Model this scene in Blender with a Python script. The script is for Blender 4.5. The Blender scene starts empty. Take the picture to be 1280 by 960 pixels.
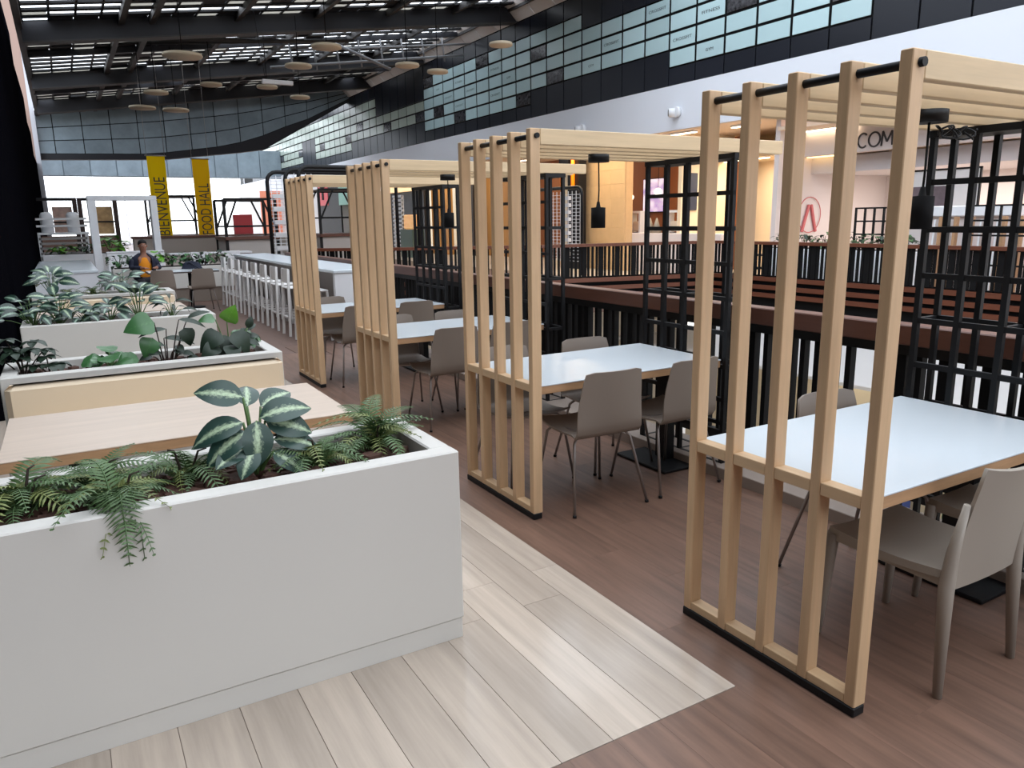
import bpy, math, random
from mathutils import Vector, Matrix
random.seed(7)
SC = bpy.context.scene
COL = SC.collection
PI = math.pi
R = math.radians

# ------------------------------------------------------------------ camera
CAM_F, YAW, PITCH, ROLL, CAM_H = 942.27, 0.5264, 0.2157, -0.0164, 1.6426
cd = bpy.data.cameras.new('camera'); cam = bpy.data.objects.new('camera', cd); COL.objects.link(cam)
cd.sensor_fit = 'HORIZONTAL'; cd.sensor_width = 36.0; cd.lens = 36.0 * CAM_F / 1280.0
cd.clip_start = .05; cd.clip_end = 300
_cy, _sy, _cp, _sp = math.cos(YAW), math.sin(YAW), math.cos(PITCH), math.sin(PITCH)
_f = Vector((_sy*_cp, _cy*_cp, -_sp)); _r = Vector((_cy, -_sy, 0)); _u = _r.cross(_f)
_r2 = _r*math.cos(ROLL) + _u*math.sin(ROLL); _u2 = -_r*math.sin(ROLL) + _u*math.cos(ROLL)
_m = Matrix((( _r2.x, _u2.x, -_f.x, 0), (_r2.y, _u2.y, -_f.y, 0), (_r2.z, _u2.z, -_f.z, CAM_H), (0, 0, 0, 1)))
cam.matrix_world = _m
SC.camera = cam

# ------------------------------------------------------------------ world, daylight, exposure
SKY = 5.0
EXPOSURE = -0.33
world = bpy.data.worlds.new('sky'); SC.world = world; world.use_nodes = True
_nt = world.node_tree; _nt.nodes.clear()
_o = _nt.nodes.new('ShaderNodeOutputWorld'); _b = _nt.nodes.new('ShaderNodeBackground')
_tc = _nt.nodes.new('ShaderNodeTexCoord'); _sx = _nt.nodes.new('ShaderNodeSeparateXYZ')
_rp = _nt.nodes.new('ShaderNodeValToRGB'); _mr = _nt.nodes.new('ShaderNodeMapRange')
_mr.inputs[1].default_value = -1; _mr.inputs[2].default_value = 1
_nt.links.new(_tc.outputs['Generated'], _sx.inputs[0]); _nt.links.new(_sx.outputs[2], _mr.inputs[0])
_nt.links.new(_mr.outputs[0], _rp.inputs[0]); _nt.links.new(_rp.outputs[0], _b.inputs[0]); _nt.links.new(_b.outputs[0], _o.inputs[0])
_e = _rp.color_ramp.elements
_e[0].position = .47; _e[0].color = (.45, .44, .42, 1)
_e[1].position = .53; _e[1].color = (.86, .92, 1.0, 1)
_b.inputs[1].default_value = SKY

def skylight_portal(x0, x1, y0, y1, z):
    """marks an opening left in the unseen near roof so that the sky's light is sampled through it (gives no light itself)"""
    l = bpy.data.lights.new('skylight_portal', 'AREA'); l.shape = 'RECTANGLE'; l.size = x1-x0; l.size_y = y1-y0
    l.cycles.is_portal = True
    o = bpy.data.objects.new('skylight_portal', l); COL.objects.link(o); o.location = ((x0+x1)/2, (y0+y1)/2, z)
for k in range(3):
    skylight_portal(-.6, 15, -7.5+8*k, .1+8*k, 8.9)

_l = bpy.data.lights.new('added_window_portal', 'AREA'); _l.shape = 'RECTANGLE'; _l.size = 12; _l.size_y = 4.4; _l.cycles.is_portal = True  # samples the sky through the window added behind the camera
_lo = bpy.data.objects.new('added_window_portal', _l); COL.objects.link(_lo); _lo.location = (7, -7.95, 4.4); _lo.rotation_euler = (R(90), 0, 0)
def lamp(x, y, z, sx, sy, power, col=(1, .78, .52), rot=(0, 0, 0)):
    l = bpy.data.lights.new('shop_and_fill_lamp', 'AREA'); l.shape = 'RECTANGLE'; l.size = sx; l.size_y = sy
    l.energy = power; l.color = col
    o = bpy.data.objects.new('shop_and_fill_lamp', l); COL.objects.link(o); o.location = (x, y, z); o.rotation_euler = rot
    return o
WARM = (1, .76, .48)
lamp(17.9, 8, 2.55, 2.4, 8, 300, (1, .92, .86))
lamp(15.35, 8, 3.8, .3, 9, 150, (1, .88, .8), (0, R(-55), 0))          # white shop; this tilted lamp is added to brighten its bulkhead
lamp(17, 15, 3.15, 2.4, 2.6, 150, (1, .86, .68))                   # cream shop
lamp(16.6, 17.8, 3.8, 1.6, 1.6, 70, WARM)            # brown shop
lamp(13.8, 19.8, 3.85, 1.2, 3, 120, WARM)            # in front of tiled pier
lamp(17, 25, 3.8, 3, 5, 110, (1, .84, .64))
lamp(15.5, 33, 3.8, 1.6, 6, 130, (1, .84, .64))
lamp(16, 6, -1.45, 3, 12, 500, (1, .92, .8))         # shops of the floor below
lamp(8, 6, -.5, 3, 10, 160, (1, .95, .9), (PI*0, 0, 0))  # added fill with no fixture, hung in the open void over the lower floor

SC.view_settings.view_transform = 'Standard'; SC.view_settings.look = 'None'
SC.view_settings.gamma = 1; SC.view_settings.use_curve_mapping = False
SC.view_settings.exposure = EXPOSURE
try:
    SC.cycles.use_denoising = True
    SC.cycles.max_bounces = 8; SC.cycles.diffuse_bounces = 4; SC.cycles.transparent_max_bounces = 12
    SC.cycles.sample_clamp_indirect = 8
except Exception: pass

# ------------------------------------------------------------------ materials
def lin(c):
    return tuple((x/255/12.92 if x/255 <= .04045 else ((x/255+.055)/1.055)**2.4) for x in c)
MATS = {}
def M(name, rgb=(200, 200, 200), rough=.5, metal=0, spec=.5, var=0, noise=0, nscale=(8, 8, 8), emit=None, estr=0, alpha=1, trans=0, coat=0, bump=0, tex='Object'):
    if name in MATS: return MATS[name]
    m = bpy.data.materials.new(name); m.use_nodes = True; nt = m.node_tree; b = nt.nodes['Principled BSDF']
    c = lin(rgb) + (1,)
    b.inputs['Base Color'].default_value = c
    b.inputs['Roughness'].default_value = rough; b.inputs['Metallic'].default_value = metal
    b.inputs['Specular IOR Level'].default_value = spec
    if coat: b.inputs['Coat Weight'].default_value = coat
    if trans: b.inputs['Transmission Weight'].default_value = trans
    if alpha < 1: b.inputs['Alpha'].default_value = alpha
    if emit:
        b.inputs['Emission Color'].default_value = lin(emit)+(1,); b.inputs['Emission Strength'].default_value = estr
    last = None
    if noise or bump:
        tc = nt.nodes.new('ShaderNodeTexCoord'); mp = nt.nodes.new('ShaderNodeMapping'); mp.inputs['Scale'].default_value = nscale
        oi = nt.nodes.new('ShaderNodeObjectInfo')
        ad = nt.nodes.new('ShaderNodeVectorMath'); ad.operation = 'ADD'
        ml = nt.nodes.new('ShaderNodeVectorMath'); ml.operation = 'SCALE'; ml.inputs['Scale'].default_value = 37.0
        cx = nt.nodes.new('ShaderNodeCombineXYZ')
        for i in range(3): nt.links.new(oi.outputs['Random'], cx.inputs[i])
        nt.links.new(cx.outputs[0], ml.inputs[0])
        nt.links.new(tc.outputs[tex], mp.inputs[0]); nt.links.new(mp.outputs[0], ad.inputs[0]); nt.links.new(ml.outputs[0], ad.inputs[1])
        nz = nt.nodes.new('ShaderNodeTexNoise'); nz.inputs['Scale'].default_value = 1; nz.inputs['Detail'].default_value = 5; nz.inputs['Roughness'].default_value = .62
        nt.links.new(ad.outputs[0], nz.inputs[0])
        if noise:
            rp = nt.nodes.new('ShaderNodeValToRGB'); e = rp.color_ramp.elements
            e[0].position = .3; e[1].position = .72
            e[0].color = tuple(max(0, x*(1-noise)) for x in c[:3])+(1,); e[1].color = tuple(min(1, x*(1+noise)) for x in c[:3])+(1,)
            nt.links.new(nz.outputs[0], rp.inputs[0]); last = rp.outputs[0]
        if bump:
            bp = nt.nodes.new('ShaderNodeBump'); bp.inputs['Strength'].default_value = bump; bp.inputs['Distance'].default_value = .01
            nt.links.new(nz.outputs[0], bp.inputs['Height']); nt.links.new(bp.outputs[0], b.inputs['Normal'])
    if var:
        oi2 = nt.nodes.new('ShaderNodeObjectInfo'); hs = nt.nodes.new('ShaderNodeHueSaturation'); mr = nt.nodes.new('ShaderNodeMapRange')
        mr.inputs[3].default_value = 1-var; mr.inputs[4].default_value = 1+var
        nt.links.new(oi2.outputs['Random'], mr.inputs[0]); nt.links.new(mr.outputs[0], hs.inputs['Value'])
        if last is not None: nt.links.new(last, hs.inputs['Color'])
        else: hs.inputs['Color'].default_value = c
        last = hs.outputs[0]
    if last is not None: nt.links.new(last, b.inputs['Base Color'])
    MATS[name] = m; return m

def leaf_mat(name, dark, pale, amount, rough=.35):
    """leaf with a pale centre that follows the blade's own U coordinate"""
    m = bpy.data.materials.new(name); m.use_nodes = True; nt = m.node_tree; b = nt.nodes['Principled BSDF']
    uv = nt.nodes.new('ShaderNodeTexCoord'); sp = nt.nodes.new('ShaderNodeSeparateXYZ'); nt.links.new(uv.outputs['UV'], sp.inputs[0])
    s = nt.nodes.new('ShaderNodeMath'); s.operation = 'SUBTRACT'; s.inputs[1].default_value = .5; nt.links.new(sp.outputs[0], s.inputs[0])
    a = nt.nodes.new('ShaderNodeMath'); a.operation = 'ABSOLUTE'; nt.links.new(s.outputs[0], a.inputs[0])
    nz = nt.nodes.new('ShaderNodeTexNoise'); nz.inputs['Scale'].default_value = 14; nt.links.new(uv.outputs['UV'], nz.inputs[0])
    ad = nt.nodes.new('ShaderNodeMath'); ad.operation = 'MULTIPLY_ADD'; ad.inputs[1].default_value = .34; nt.links.new(nz.outputs[0], ad.inputs[0]); nt.links.new(a.outputs[0], ad.inputs[2])
    rp = nt.nodes.new('ShaderNodeValToRGB'); e = rp.color_ramp.elements
    e[0].position = .10+amount; e[1].position = .26+amount
    e[0].color = lin(pale)+(1,); e[1].color = lin(dark)+(1,)
    nt.links.new(ad.outputs[0], rp.inputs[0]); nt.links.new(rp.outputs[0], b.inputs['Base Color'])
    b.inputs['Roughness'].default_value = rough
    MATS[name] = m; return m

WHITE = M('white_solid_surface', (208, 205, 199), .42)
WHITE2 = M('white_paint', (228, 230, 234), .5)
FASCIA = M('white_fascia_paint', (226, 231, 240), .6)
CREAM = M('cream_leatherette', (226, 206, 178), .5)
TABLEW = M('white_laminate', (206, 214, 220), .22)
PLY = M('plywood_edge', (176, 138, 102), .5, noise=.12, nscale=(6, 60, 60))
ASH = M('ash_timber', (208, 174, 136), .48, var=.05, noise=.10, nscale=(30, 30, 2.2))
ASHB = M('ash_timber_beam', (216, 190, 152), .48, var=.05, noise=.10, nscale=(2.2, 30, 30))
ASHY = M('ash_timber_rail', (210, 178, 140), .48, var=.03, noise=.10, nscale=(30, 2.2, 30))
PINKW = M('pale_oak_top', (206, 188, 172), .35, noise=.07, nscale=(1.6, 22, 22))
BROWNF = M('brown_wood_floor', (116, 89, 75), .40, var=.05, noise=.30, nscale=(22, 1.6, 22))
TILEW = M('pale_wood_tile', (184, 170, 156), .2, var=.12, noise=.17, nscale=(16, .9, 16))
BLACK = M('black_powder_coat', (15, 16, 19), .5, spec=.3)
BLACKM = M('black_matt', (10, 10, 12), .75, spec=.2)
FIN = M('black_fin', (12, 12, 16), .9, spec=0)
PINKP = M('pinkish_plaster', (140, 116, 106), .7)
RAILW = M('reddish_timber_rail', (98, 58, 43), .38, noise=.16, nscale=(20, 1.2, 20))
BATT = M('reddish_timber_batten', (100, 55, 37), .5, noise=.12, nscale=(20, 1.2, 20))
TAUPE = M('taupe_plastic', (134, 122, 112), .42)
GREIGE = M('greige_plastic', (158, 149, 138), .45)
STEEL = M('grey_metal_tube', (150, 142, 138), .35, metal=.7)
DARKST = M('dark_steel', (40, 44, 52), .5)
GIRD = M('girder_steel', (19, 21, 30), .55)
RIBM = M('rib_steel', (46, 44, 44), .6)
PANG = M('facade_dark_panel', (26, 29, 38), .3, spec=.3, var=.12)
PANE = M('facade_pane', (178, 205, 210), .2, var=.10)
PANEG = M('facade_pane_grey', (172, 186, 176), .25, var=.10)
PANED = M('facade_pane_dark', (62, 62, 66), .15, noise=.8, nscale=(3, 9, 9))
MIRR = M('grey_mirror_panel', (130, 145, 155), .25, metal=.1, var=.10, noise=.18, nscale=(1, 1, 1))
SOIL = M('dark_soil', (44, 32, 27), .95)
BARK = M('bark_chips', (78, 52, 42), .9, noise=.35, nscale=(30, 30, 30))
INK = M('dark_lettering', (52, 48, 50), .6)
YEL = M('yellow_banner', (240, 188, 14), .7)
YEL2 = M('amber_banner', (222, 164, 20), .7)
TAN = M('tan_tile', (214, 178, 132), .5, var=.05, noise=.05, nscale=(3, 3, 3))
BROWNW = M('brown_wall', (146, 90, 52), .6)
CREAMW = M('cream_wall', (236, 216, 184), .7)
SHOPW = M('shop_white', (216, 206, 204), .7)
SHOPC = M('shop_ceiling', (228, 206, 184), .8)
GLOW = M('lamp_tube', (255, 240, 215), .5, emit=(255, 228, 190), estr=9)
GLOBE = M('lamp_globe', (255, 250, 240), .5, emit=(255, 240, 215), estr=6)
DISC = M('cream_disc', (206, 192, 168), .7)
PETI = M('petiole_green', (84, 112, 62), .5)
STEM = M('dark_stem', (46, 32, 26), .8)
FERN = M('fern_green', (72, 98, 56), .55, var=.14)
FERN2 = M('fern_olive', (112, 122, 68), .55, var=.14)
DIEF = leaf_mat('dieffenbachia_leaf', (42, 68, 60), (178, 198, 164), .08)
DIEF2 = leaf_mat('silver_leaf', (34, 56, 46), (150, 178, 156), .10)
GREENL = leaf_mat('green_leaf', (58, 104, 58), (84, 132, 76), -.05)
BRIGHT = leaf_mat('bright_leaf', (94, 152, 48), (130, 178, 70), -.05)
DARKL = leaf_mat('dark_leaf', (27, 46, 31), (40, 62, 44), -.05, .5)

# ------------------------------------------------------------------ mesh helpers
class MB:
    def __init__(s): s.v = []; s.f = []; s.sm = []; s.mi = []; s.uv = None; s.cur = 0
    def _add(s, vs, fs, smooth=False):
        n = len(s.v); s.v += [tuple(p) for p in vs]
        for f in fs: s.f.append(tuple(i+n for i in f)); s.sm.append(smooth); s.mi.append(s.cur)
    def box(s, x0, y0, z0, x1, y1, z1, ch=0):
        if x0 > x1: x0, x1 = x1, x0
        if y0 > y1: y0, y1 = y1, y0
        if z0 > z1: z0, z1 = z1, z0
        if ch <= 0:
            s._add([(x0,y0,z0),(x1,y0,z0),(x1,y1,z0),(x0,y1,z0),(x0,y0,z1),(x1,y0,z1),(x1,y1,z1),(x0,y1,z1)],
                   [(0,3,2,1),(4,5,6,7),(0,1,5,4),(1,2,6,5),(2,3,7,6),(3,0,4,7)]); return s
        c = min(ch, (x1-x0)*.45, (y1-y0)*.45, (z1-z0)*.45)
        # rings of 8 points: chamfered outline at 4 levels
        def ring(z, i):
            a, b, d, e = x0+i, x1-i, y0+i, y1-i
            return [(a+c,d,z),(b-c,d,z),(b,d+c,z),(b,e-c,z),(b-c,e,z),(a+c,e,z),(a,e-c,z),(a,d+c,z)]
        vs = ring(z0, c)+ring(z0+c, 0)+ring(z1-c, 0)+ring(z1, c)
        fs = [tuple(reversed(range(8))), tuple(range(24, 32))]
        for k in range(3):
            for i in range(8):
                j = (i+1) % 8; fs.append((k*8+i, k*8+j, k*8+8+j, k*8+8+i))
        s._add(vs, fs); return s
    def bar(s, p, q, w, h=None, up=(0, 0, 1)):
        h = h or w; p, q = Vector(p), Vector(q); d = (q-p).normalized(); u = Vector(up)
        if abs(d.dot(u)) > .98: u = Vector((1, 0, 0))
        a = d.cross(u).normalized()*w/2; b = a.cross(d).normalized()*h/2
        s._add([p-a-b,p+a-b,p+a+b,p-a+b,q-a-b,q+a-b,q+a+b,q-a+b],[(0,3,2,1),(4,5,6,7),(0,1,5,4),(1,2,6,5),(2,3,7,6),(3,0,4,7)]); 
        # keep outward orientation
        return s
    def tube(s, path, r, n=8, smooth=True, caps=True):
        P = [Vector(p) for p in path]; rs = r if isinstance(r, (list, tuple)) else [r]*len(P)
        base = len(s.v); ref = None; rings = []
        for i, p in enumerate(P):
            d = (P[min(i+1, len(P)-1)]-P[max(i-1, 0)]).normalized()
            if ref is None:
                ref = Vector((0, 0, 1)) if abs(d.z) < .9 else Vector((1, 0, 0))
            a = (ref-d*ref.dot(d)).normalized(); ref = a; b = d.cross(a)
            rings.append([p+(a*math.cos(t)+b*math.sin(t))*rs[i] for t in [2*PI*k/n for k in range(n)]])
        vs = [v for rg in rings for v in rg]; fs = []
        for k in range(len(P)-1):
            for i in range(n):
                j = (i+1) % n; fs.append((k*n+i, k*n+j, (k+1)*n+j, (k+1)*n+i))
        s._add(vs, fs, smooth)
        if caps:
            s.f.append(tuple(base+i for i in reversed(range(n)))); s.f.append(tuple(base+(len(P)-1)*n+i for i in range(n)))
            s.sm += [False, False]; s.mi += [s.cur, s.cur]
        return s
    def lathe(s, prof, n=20, c=(0, 0, 0), smooth=True):
        vs = [(c[0]+r*math.cos(2*PI*k/n), c[1]+r*math.sin(2*PI*k/n), c[2]+z) for r, z in prof for k in range(n)]
        fs = []
        for k in range(len(prof)-1):
            for i in range(n):
                j = (i+1) % n; fs.append((k*n+i, k*n+j, (k+1)*n+j, (k+1)*n+i))
        b = len(s.v); s._add(vs, fs, smooth)
        if prof[0][0] > 1e-5: s.f.append(tuple(b+i for i in reversed(range(n)))); s.sm.append(False); s.mi.append(s.cur)
        if prof[-1][0] > 1e-5: s.f.append(tuple(b+(len(prof)-1)*n+i for i in range(n))); s.sm.append(False); s.mi.append(s.cur)
        return s
    def grid(s, P, smooth=True, closed=False):
        nr, nc = len(P), len(P[0]); vs = [p for row in P for p in row]; fs = []
        for i in range(nr-1):
            for j in range(nc-(0 if closed else 1)):
                k = (j+1) % nc; fs.append((i*nc+j, i*nc+k, (i+1)*nc+k, (i+1)*nc+j))
        s._add(vs, fs, smooth); return s
    def shell(s, P, t, smooth=True):
        """a grid given thickness t along its normals"""
        nr, nc = len(P), len(P[0]); P = [[Vector(p) for p in row] for row in P]; Q = []
        for i in range(nr):
            row = []
            for j in range(nc):
                a = P[min(i+1, nr-1)][j]-P[max(i-1, 0)][j]; b = P[i][min(j+1, nc-1)]-P[i][max(j-1, 0)]
                row.append(P[i][j]+a.cross(b).normalized()*t)
            Q.append(row)
        s.grid(P, smooth); s.grid([list(reversed(r)) for r in Q], smooth)
        rim = [(i, 0) for i in range(nr)]+[(nr-1, j) for j in range(1, nc)]+[(i, nc-1) for i in range(nr-2, -1, -1)]+[(0, j) for j in range(nc-2, 0, -1)]
        vs = [P[i][j] for i, j in rim]+[Q[i][j] for i, j in rim]; n = len(rim)
        s._add(vs, [(k, (k+1) % n, n+(k+1) % n, n+k) for k in range(n)], smooth); return s
    def prism(s, poly, z0, z1):
        n = len(poly); vs = [(x, y, z0) for x, y in poly]+[(x, y, z1) for x, y in poly]
        s._add(vs, [tuple(reversed(range(n))), tuple(range(n, 2*n))]+[(i, (i+1) % n, n+(i+1) % n, n+i) for i in range(n)]); return s
    def mesh(s, name, mat):
        me = bpy.data.meshes.new(name); me.from_pydata(s.v, [], s.f)
        for m in (mat if isinstance(mat, (list, tuple)) else [mat]): me.materials.append(m)
        me.polygons.foreach_set('use_smooth', s.sm); me.polygons.foreach_set('material_index', s.mi)
        if s.uv:
            ul = me.uv_layers.new(name='UVMap')
            for lp in me.loops: ul.data[lp.index].uv = s.uv.get(lp.vertex_index, (.5, .5))
        me.update(); return me
    def build(s, name, mat, parent=None, loc=(0, 0, 0), rot=(0, 0, 0)):
        return put(name, s.mesh(name, mat), parent, loc, rot)

def put(name, me, parent=None, loc=(0, 0, 0), rot=(0, 0, 0)):
    o = bpy.data.objects.new(name, me); COL.objects.link(o); o.parent = parent; o.location = loc; o.rotation_euler = rot; return o
def tag(o, label=None, cat=None, group=None, kind=None):
    if label: o['label'] = label
    if cat: o['category'] = cat
    if group: o['group'] = group
    if kind: o['kind'] = kind
    return o
def thing(name, label, cat, loc=(0, 0, 0), rz=0, group=None):
    o = bpy.data.objects.new(name, None); COL.objects.link(o); o.location = loc; o.rotation_euler = (0, 0, rz); o.empty_display_size = .1
    return tag(o, label, cat, group)
KIDS = {}
def dup(root, loc, rz=0, label=None, group=None):
    r = root.copy(); COL.objects.link(r); r.location = loc; r.rotation_euler = (0, 0, rz)
    if label: r['label'] = label
    if group: r['group'] = group
    def rec(a, b):
        for ch in a.children:
            c = ch.copy(); COL.objects.link(c); c.parent = b; rec(ch, c)
    rec(root, r); return r
def struct(name, mb, mat, parent=None):
    o = mb.build(name, mat, parent)
    if parent is None: o['kind'] = 'structure'
    return o
def text(body, mat, parent, org, ax, ay, length=None, height=None, name='lettering', depth=.004, bold=0):
    """flat lettering: org = left end of the base line, ax = reading direction, ay = up of the letters"""
    cu = bpy.data.curves.new('text', 'FONT'); cu.body = body; cu.size = 1; cu.offset = bold; cu.extrude = 0; cu.resolution_u = 3
    to = bpy.data.objects.new('text', cu); COL.objects.link(to)
    me = bpy.data.meshes.new_from_object(to.evaluated_get(bpy.context.evaluated_depsgraph_get()))
    bpy.data.objects.remove(to); bpy.data.curves.remove(cu)
    xs = [v.co.x for v in me.vertices]; ys = [v.co.y for v in me.vertices]
    w, h = max(xs)-min(xs), max(ys)-min(ys)
    sx = length/w if length else height/h; sy = height/h if height else sx
    if not length: sx = sy
    ax, ay, org = Vector(ax), Vector(ay), Vector(org)
    for v in me.vertices: v.co = org + ax*((v.co.x-min(xs))*sx) + ay*((v.co.y-min(ys))*sy) + ax.cross(ay)*depth
    me.materials.clear(); me.materials.append(mat); me.name = name
    return put(name, me, parent)

# ------------------------------------------------------------------ the setting: floors
VOID = [(3.80, -4), (12.45, -4), (12.45, 12.35), (8.45, 13.35), (5.95, 14.75), (4.45, 15.95), (3.80, 15.95)]
fl = MB()
fl.prism([(-1.3, -4), (3.80, -4), (3.80, 76), (-1.3, 76)], -.35, -.006)
fl.prism([(3.80, 15.95), (4.45, 15.95), (5.95, 14.75), (8.45, 13.35), (12.45, 12.35), (12.45, 76), (3.80, 76)], -.35, -.006)
floor = struct('floor', fl, M('floor_base', (108, 84, 74), .45, noise=.14, nscale=(14, 1.2, 14)))
struct('floor_far', MB().box(12.45, -4, -.35, 24, 76, -.006), M('far_floor', (206, 190, 172), .35))
TLEN = 1.2; tile_me = {}
def tile(x0, x1, y0, y1):
    key = (round(x1-x0, 3), round(y1-y0, 3))
    if key not in tile_me:
        w, l = (x1-x0)/2-.0009, (y1-y0)/2-.0009
        tile_me[key] = MB().box(-w, -l, -.006, w, l, 0, .0006).mesh('plank', TILEW)
    put('plank', tile_me[key], floor, ((x0+x1)/2, (y0+y1)/2, 0))
for i in range(16):
    x1 = 1.932-.2*i; x0 = x1-.2; x1 = min(x1, 1.88)
    y = 1.68; nx = 2.83 if i % 2 == 0 else 2.57
    while y < 13:
        tile(x0, x1, y, nx); y = nx; nx += TLEN
bm_ = MB().box(-.0899, -.5998, -.006, .0899, .5998, -.0008, .0003).mesh('board', BROWNF)
for i in range(10):                                   # brown boards beside the pale tiles
    X = 1.968+.18*i
    for k in range(9):
        put('board', bm_, floor, (X, -.9+1.2*k+[.0, .7, .35, .95][i % 4], 0))
for i in range(11):                                   # brown boards in front of the pale tiles
    X = 1.788-.18*i
    for k in range(2):
        y1 = 1.678-1.2*k
        put('board', bm_, floor, (X, y1-.6, 0))
# kerb along the void, slab fascias and battens
kerb = struct('trim_1', MB().box(3.44, -4, -.005, 3.80, 15.9, .07, .004), M('grey_kerb', (150, 136, 126), .6))
fas = MB()
fas.box(12.46, -4, -1.5, 12.60, 12.3, -.36)
struct('trim_2', fas, WHITE2)
struct('trim_14', MB().box(12.38, -4, -.36, 12.449, 12.3, -.005), BLACKM)
# floor below
struct('floor_lower', MB().box(-1, -4, -5.1, 24, 40, -5.0), M('lower_floor', (196, 184, 168), .35))
lw = MB().box(15.2, -4, -5, 15.3, 16, -1.5); struct('wall_lower', lw, M('lower_wall', (222, 208, 180), .6))
struct('wall_lower_near', MB().box(3.62, -4, -5, 3.76, 16, -.36), M('lower_near', (120, 112, 104), .7))
struct('wall_lower_far', MB().box(3.8, 16.2, -5, 15.2, 16.3, -.36), M('lower_far', (188, 178, 162), .7))
struct('ceiling_lower', MB().box(12.6, -4, -1.6, 24, 16, -1.5), WHITE2)

# ------------------------------------------------------------------ facade over the far shops
FX = 15.0
wr = MB(); wr.box(FX+.03, -4, 5.15, FX+.4, 76, 9.3)
wall = struct('wall_right', wr, BLACKM)
struct('trim_3', MB().box(FX-.02, -4, 3.97, FX+.45, 76, 5.15), FASCIA)
lay = {0: '1234', 1: '12d34', 2: '1234', 3: '1234', 4: '234', 5: '234', 6: '234', 7: '234', 8: '2345', 9: 'd2345', 10: '23d45', 11: 'd12345',
       12: '12345', 13: '12345', 14: '1234d5', 15: '12345', 16: 'd12345', 17: '12345', 18: '1d2345', 19: '1234d5', 20: 'd23', 21: '23', 22: '23', 23: '23',
       24: 'd23', 25: '23', 26: '2345', 27: '2345', 28: '2d345', 29: '2345', -1: '12', -2: '1d2', -3: '2', -6: '01'}
RH = .462
pane_me = MB().box(-.01, -.475, -.195, .012, .475, .195, .004).mesh('pane', PANE)
paneg_me = MB().box(-.01, -.475, -.195, .012, .475, .195, .004).mesh('pane', PANEG)
paned_me = MB().box(-.01, -.475, -.195, .012, .475, .195, .004).mesh('pane', PANED)
words_on = {(4, 4): 'CROSSFIT', (6, 3): 'CROSSFIT', (3, 2): 'CROSSFIT', (2, 3): 'FITNESS', (2, 1): 'GYM', (7, 2): 'GYM', (13, 4): 'FITNESS', (13, 2): 'CROSSFIT', (12, 3): 'GYM', (15, 3): 'CROSSFIT', (16, 4): 'FITNESS', (17, 3): 'CROSSFIT', (18, 4): 'GYM', (16, 2): 'CROSSFIT'}
for c in range(-8, 56):
    y0 = 12.8+1.03*c; ym = y0+.515
    s = lay.get(c)
    if s is None:
        if c < 0: s = ''
        elif c in (37, 38, 39): s = '45'
        elif c > 29: s = '12345' if c % 5 else '1d2345'
    ks = []; d = False
    for ch in s:
        if ch == 'd': d = True; continue
        ks.append((int(ch), d)); d = False
    for k, dk in ks:
        z = 5.15+RH*(k+.5)
        put('pane', paned_me if dk else (pane_me if c < 20 else paneg_me), wall, (FX, ym, z))
        if (c, k) in words_on and not dk:
            w = words_on[(c, k)]
            text(w, INK, wall, (FX-.012, ym+.36*len(w)/8, z-.04), (0, -1, 0), (0, 0, 1), length=.72*len(w)/8, height=.075)
    lo = min([k for k, _ in ks], default=None); hi = max([k for k, _ in ks], default=None)
    spans = [(5.15, 8.5)] if lo is None else [(5.15, 5.15+RH*lo), (5.15+RH*(hi+1), 8.5)]
    for a, b in spans:
        if b-a > .05: put('panel', MB().box(FX-.005, y0+.02, a+.015, FX+.03, y0+1.01, b-.015, .004).mesh('panel', PANG), wall)
        
# ------------------------------------------------------------------ roof
def zr(x): return 6.45+.138*x
ceil = MB()
def slab(mb, x0, x1, y0, y1, dz0, dz1):
    mb._add([(x0,y0,zr(x0)+dz0),(x1,y0,zr(x1)+dz0),(x1,y1,zr(x1)+dz0),(x0,y1,zr(x0)+dz0),(x0,y0,zr(x0)+dz1),(x1,y0,zr(x1)+dz1),(x1,y1,zr(x1)+dz1),(x0,y1,zr(x0)+dz1)],
            [(0,3,2,1),(4,5,6,7),(0,1,5,4),(1,2,6,5),(2,3,7,6),(3,0,4,7)])
slab(ceil, -.28, 15.4, 41, 45.5, .62, .75)
ceiling = struct('ceiling', ceil, M('roof_deck', (24, 26, 32), .8))
for yb, dep, wd in ((-7.7, .5, .3), (.3, .5, .3), (8.5, .5, .3), (17, .5, .3), (25, .5, .32), (33, .5, .32), (40, .5, .30), (44.2, .5, .3), (36.6, .2, .2), (29, .16, .16), (42, .2, .2), (52, .5, .3), (60.5, .5, .3), (68, .5, .3)):
    g = MB(); slab(g, -.28, 15.0, yb, yb+wd, .0 if dep > .4 else .5-dep, .5); g.build('girder', GIRD, ceiling)
    if dep > .4:
        g = MB(); slab(g, -.28, 15.0, yb-.06, yb+wd+.06, -.02, .02); g.build('flange', RIBM, ceiling)
xr = [-.4, 2.05, 2.85, 5.2, 7.6, 10.0, 12.4, 14.6]
for x in xr:
    for a, b in ((-7.7, 17), (17, 44), (45, 74)):
        g = MB(); slab(g, x, x+.16, a, b, .34, .56); g.build('rib', RIBM, ceiling)
for k in range(34):
    y = 17.6+.68*k
    if y > 40.6: break
    g = MB(); slab(g, -.28, 15.0, y, y+.24, .50, .56); g.build('purlin', BLACK, ceiling)
for k in range(14):
    y = -7+1.75*k
    g = MB(); slab(g, -.28, 15.0, y, y+.12, .46, .58); g.build('purlin', BLACK, ceiling)
ROOFP = bpy.data.materials.new('roof_louvre_panel'); ROOFP.use_nodes = True
_n = ROOFP.node_tree; _n.nodes.clear(); _oo = _n.nodes.new('ShaderNodeOutputMaterial'); _mx = _n.nodes.new('ShaderNodeMixShader')
_d = _n.nodes.new('ShaderNodeBsdfDiffuse'); _t = _n.nodes.new('ShaderNodeBsdfTranslucent')
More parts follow.
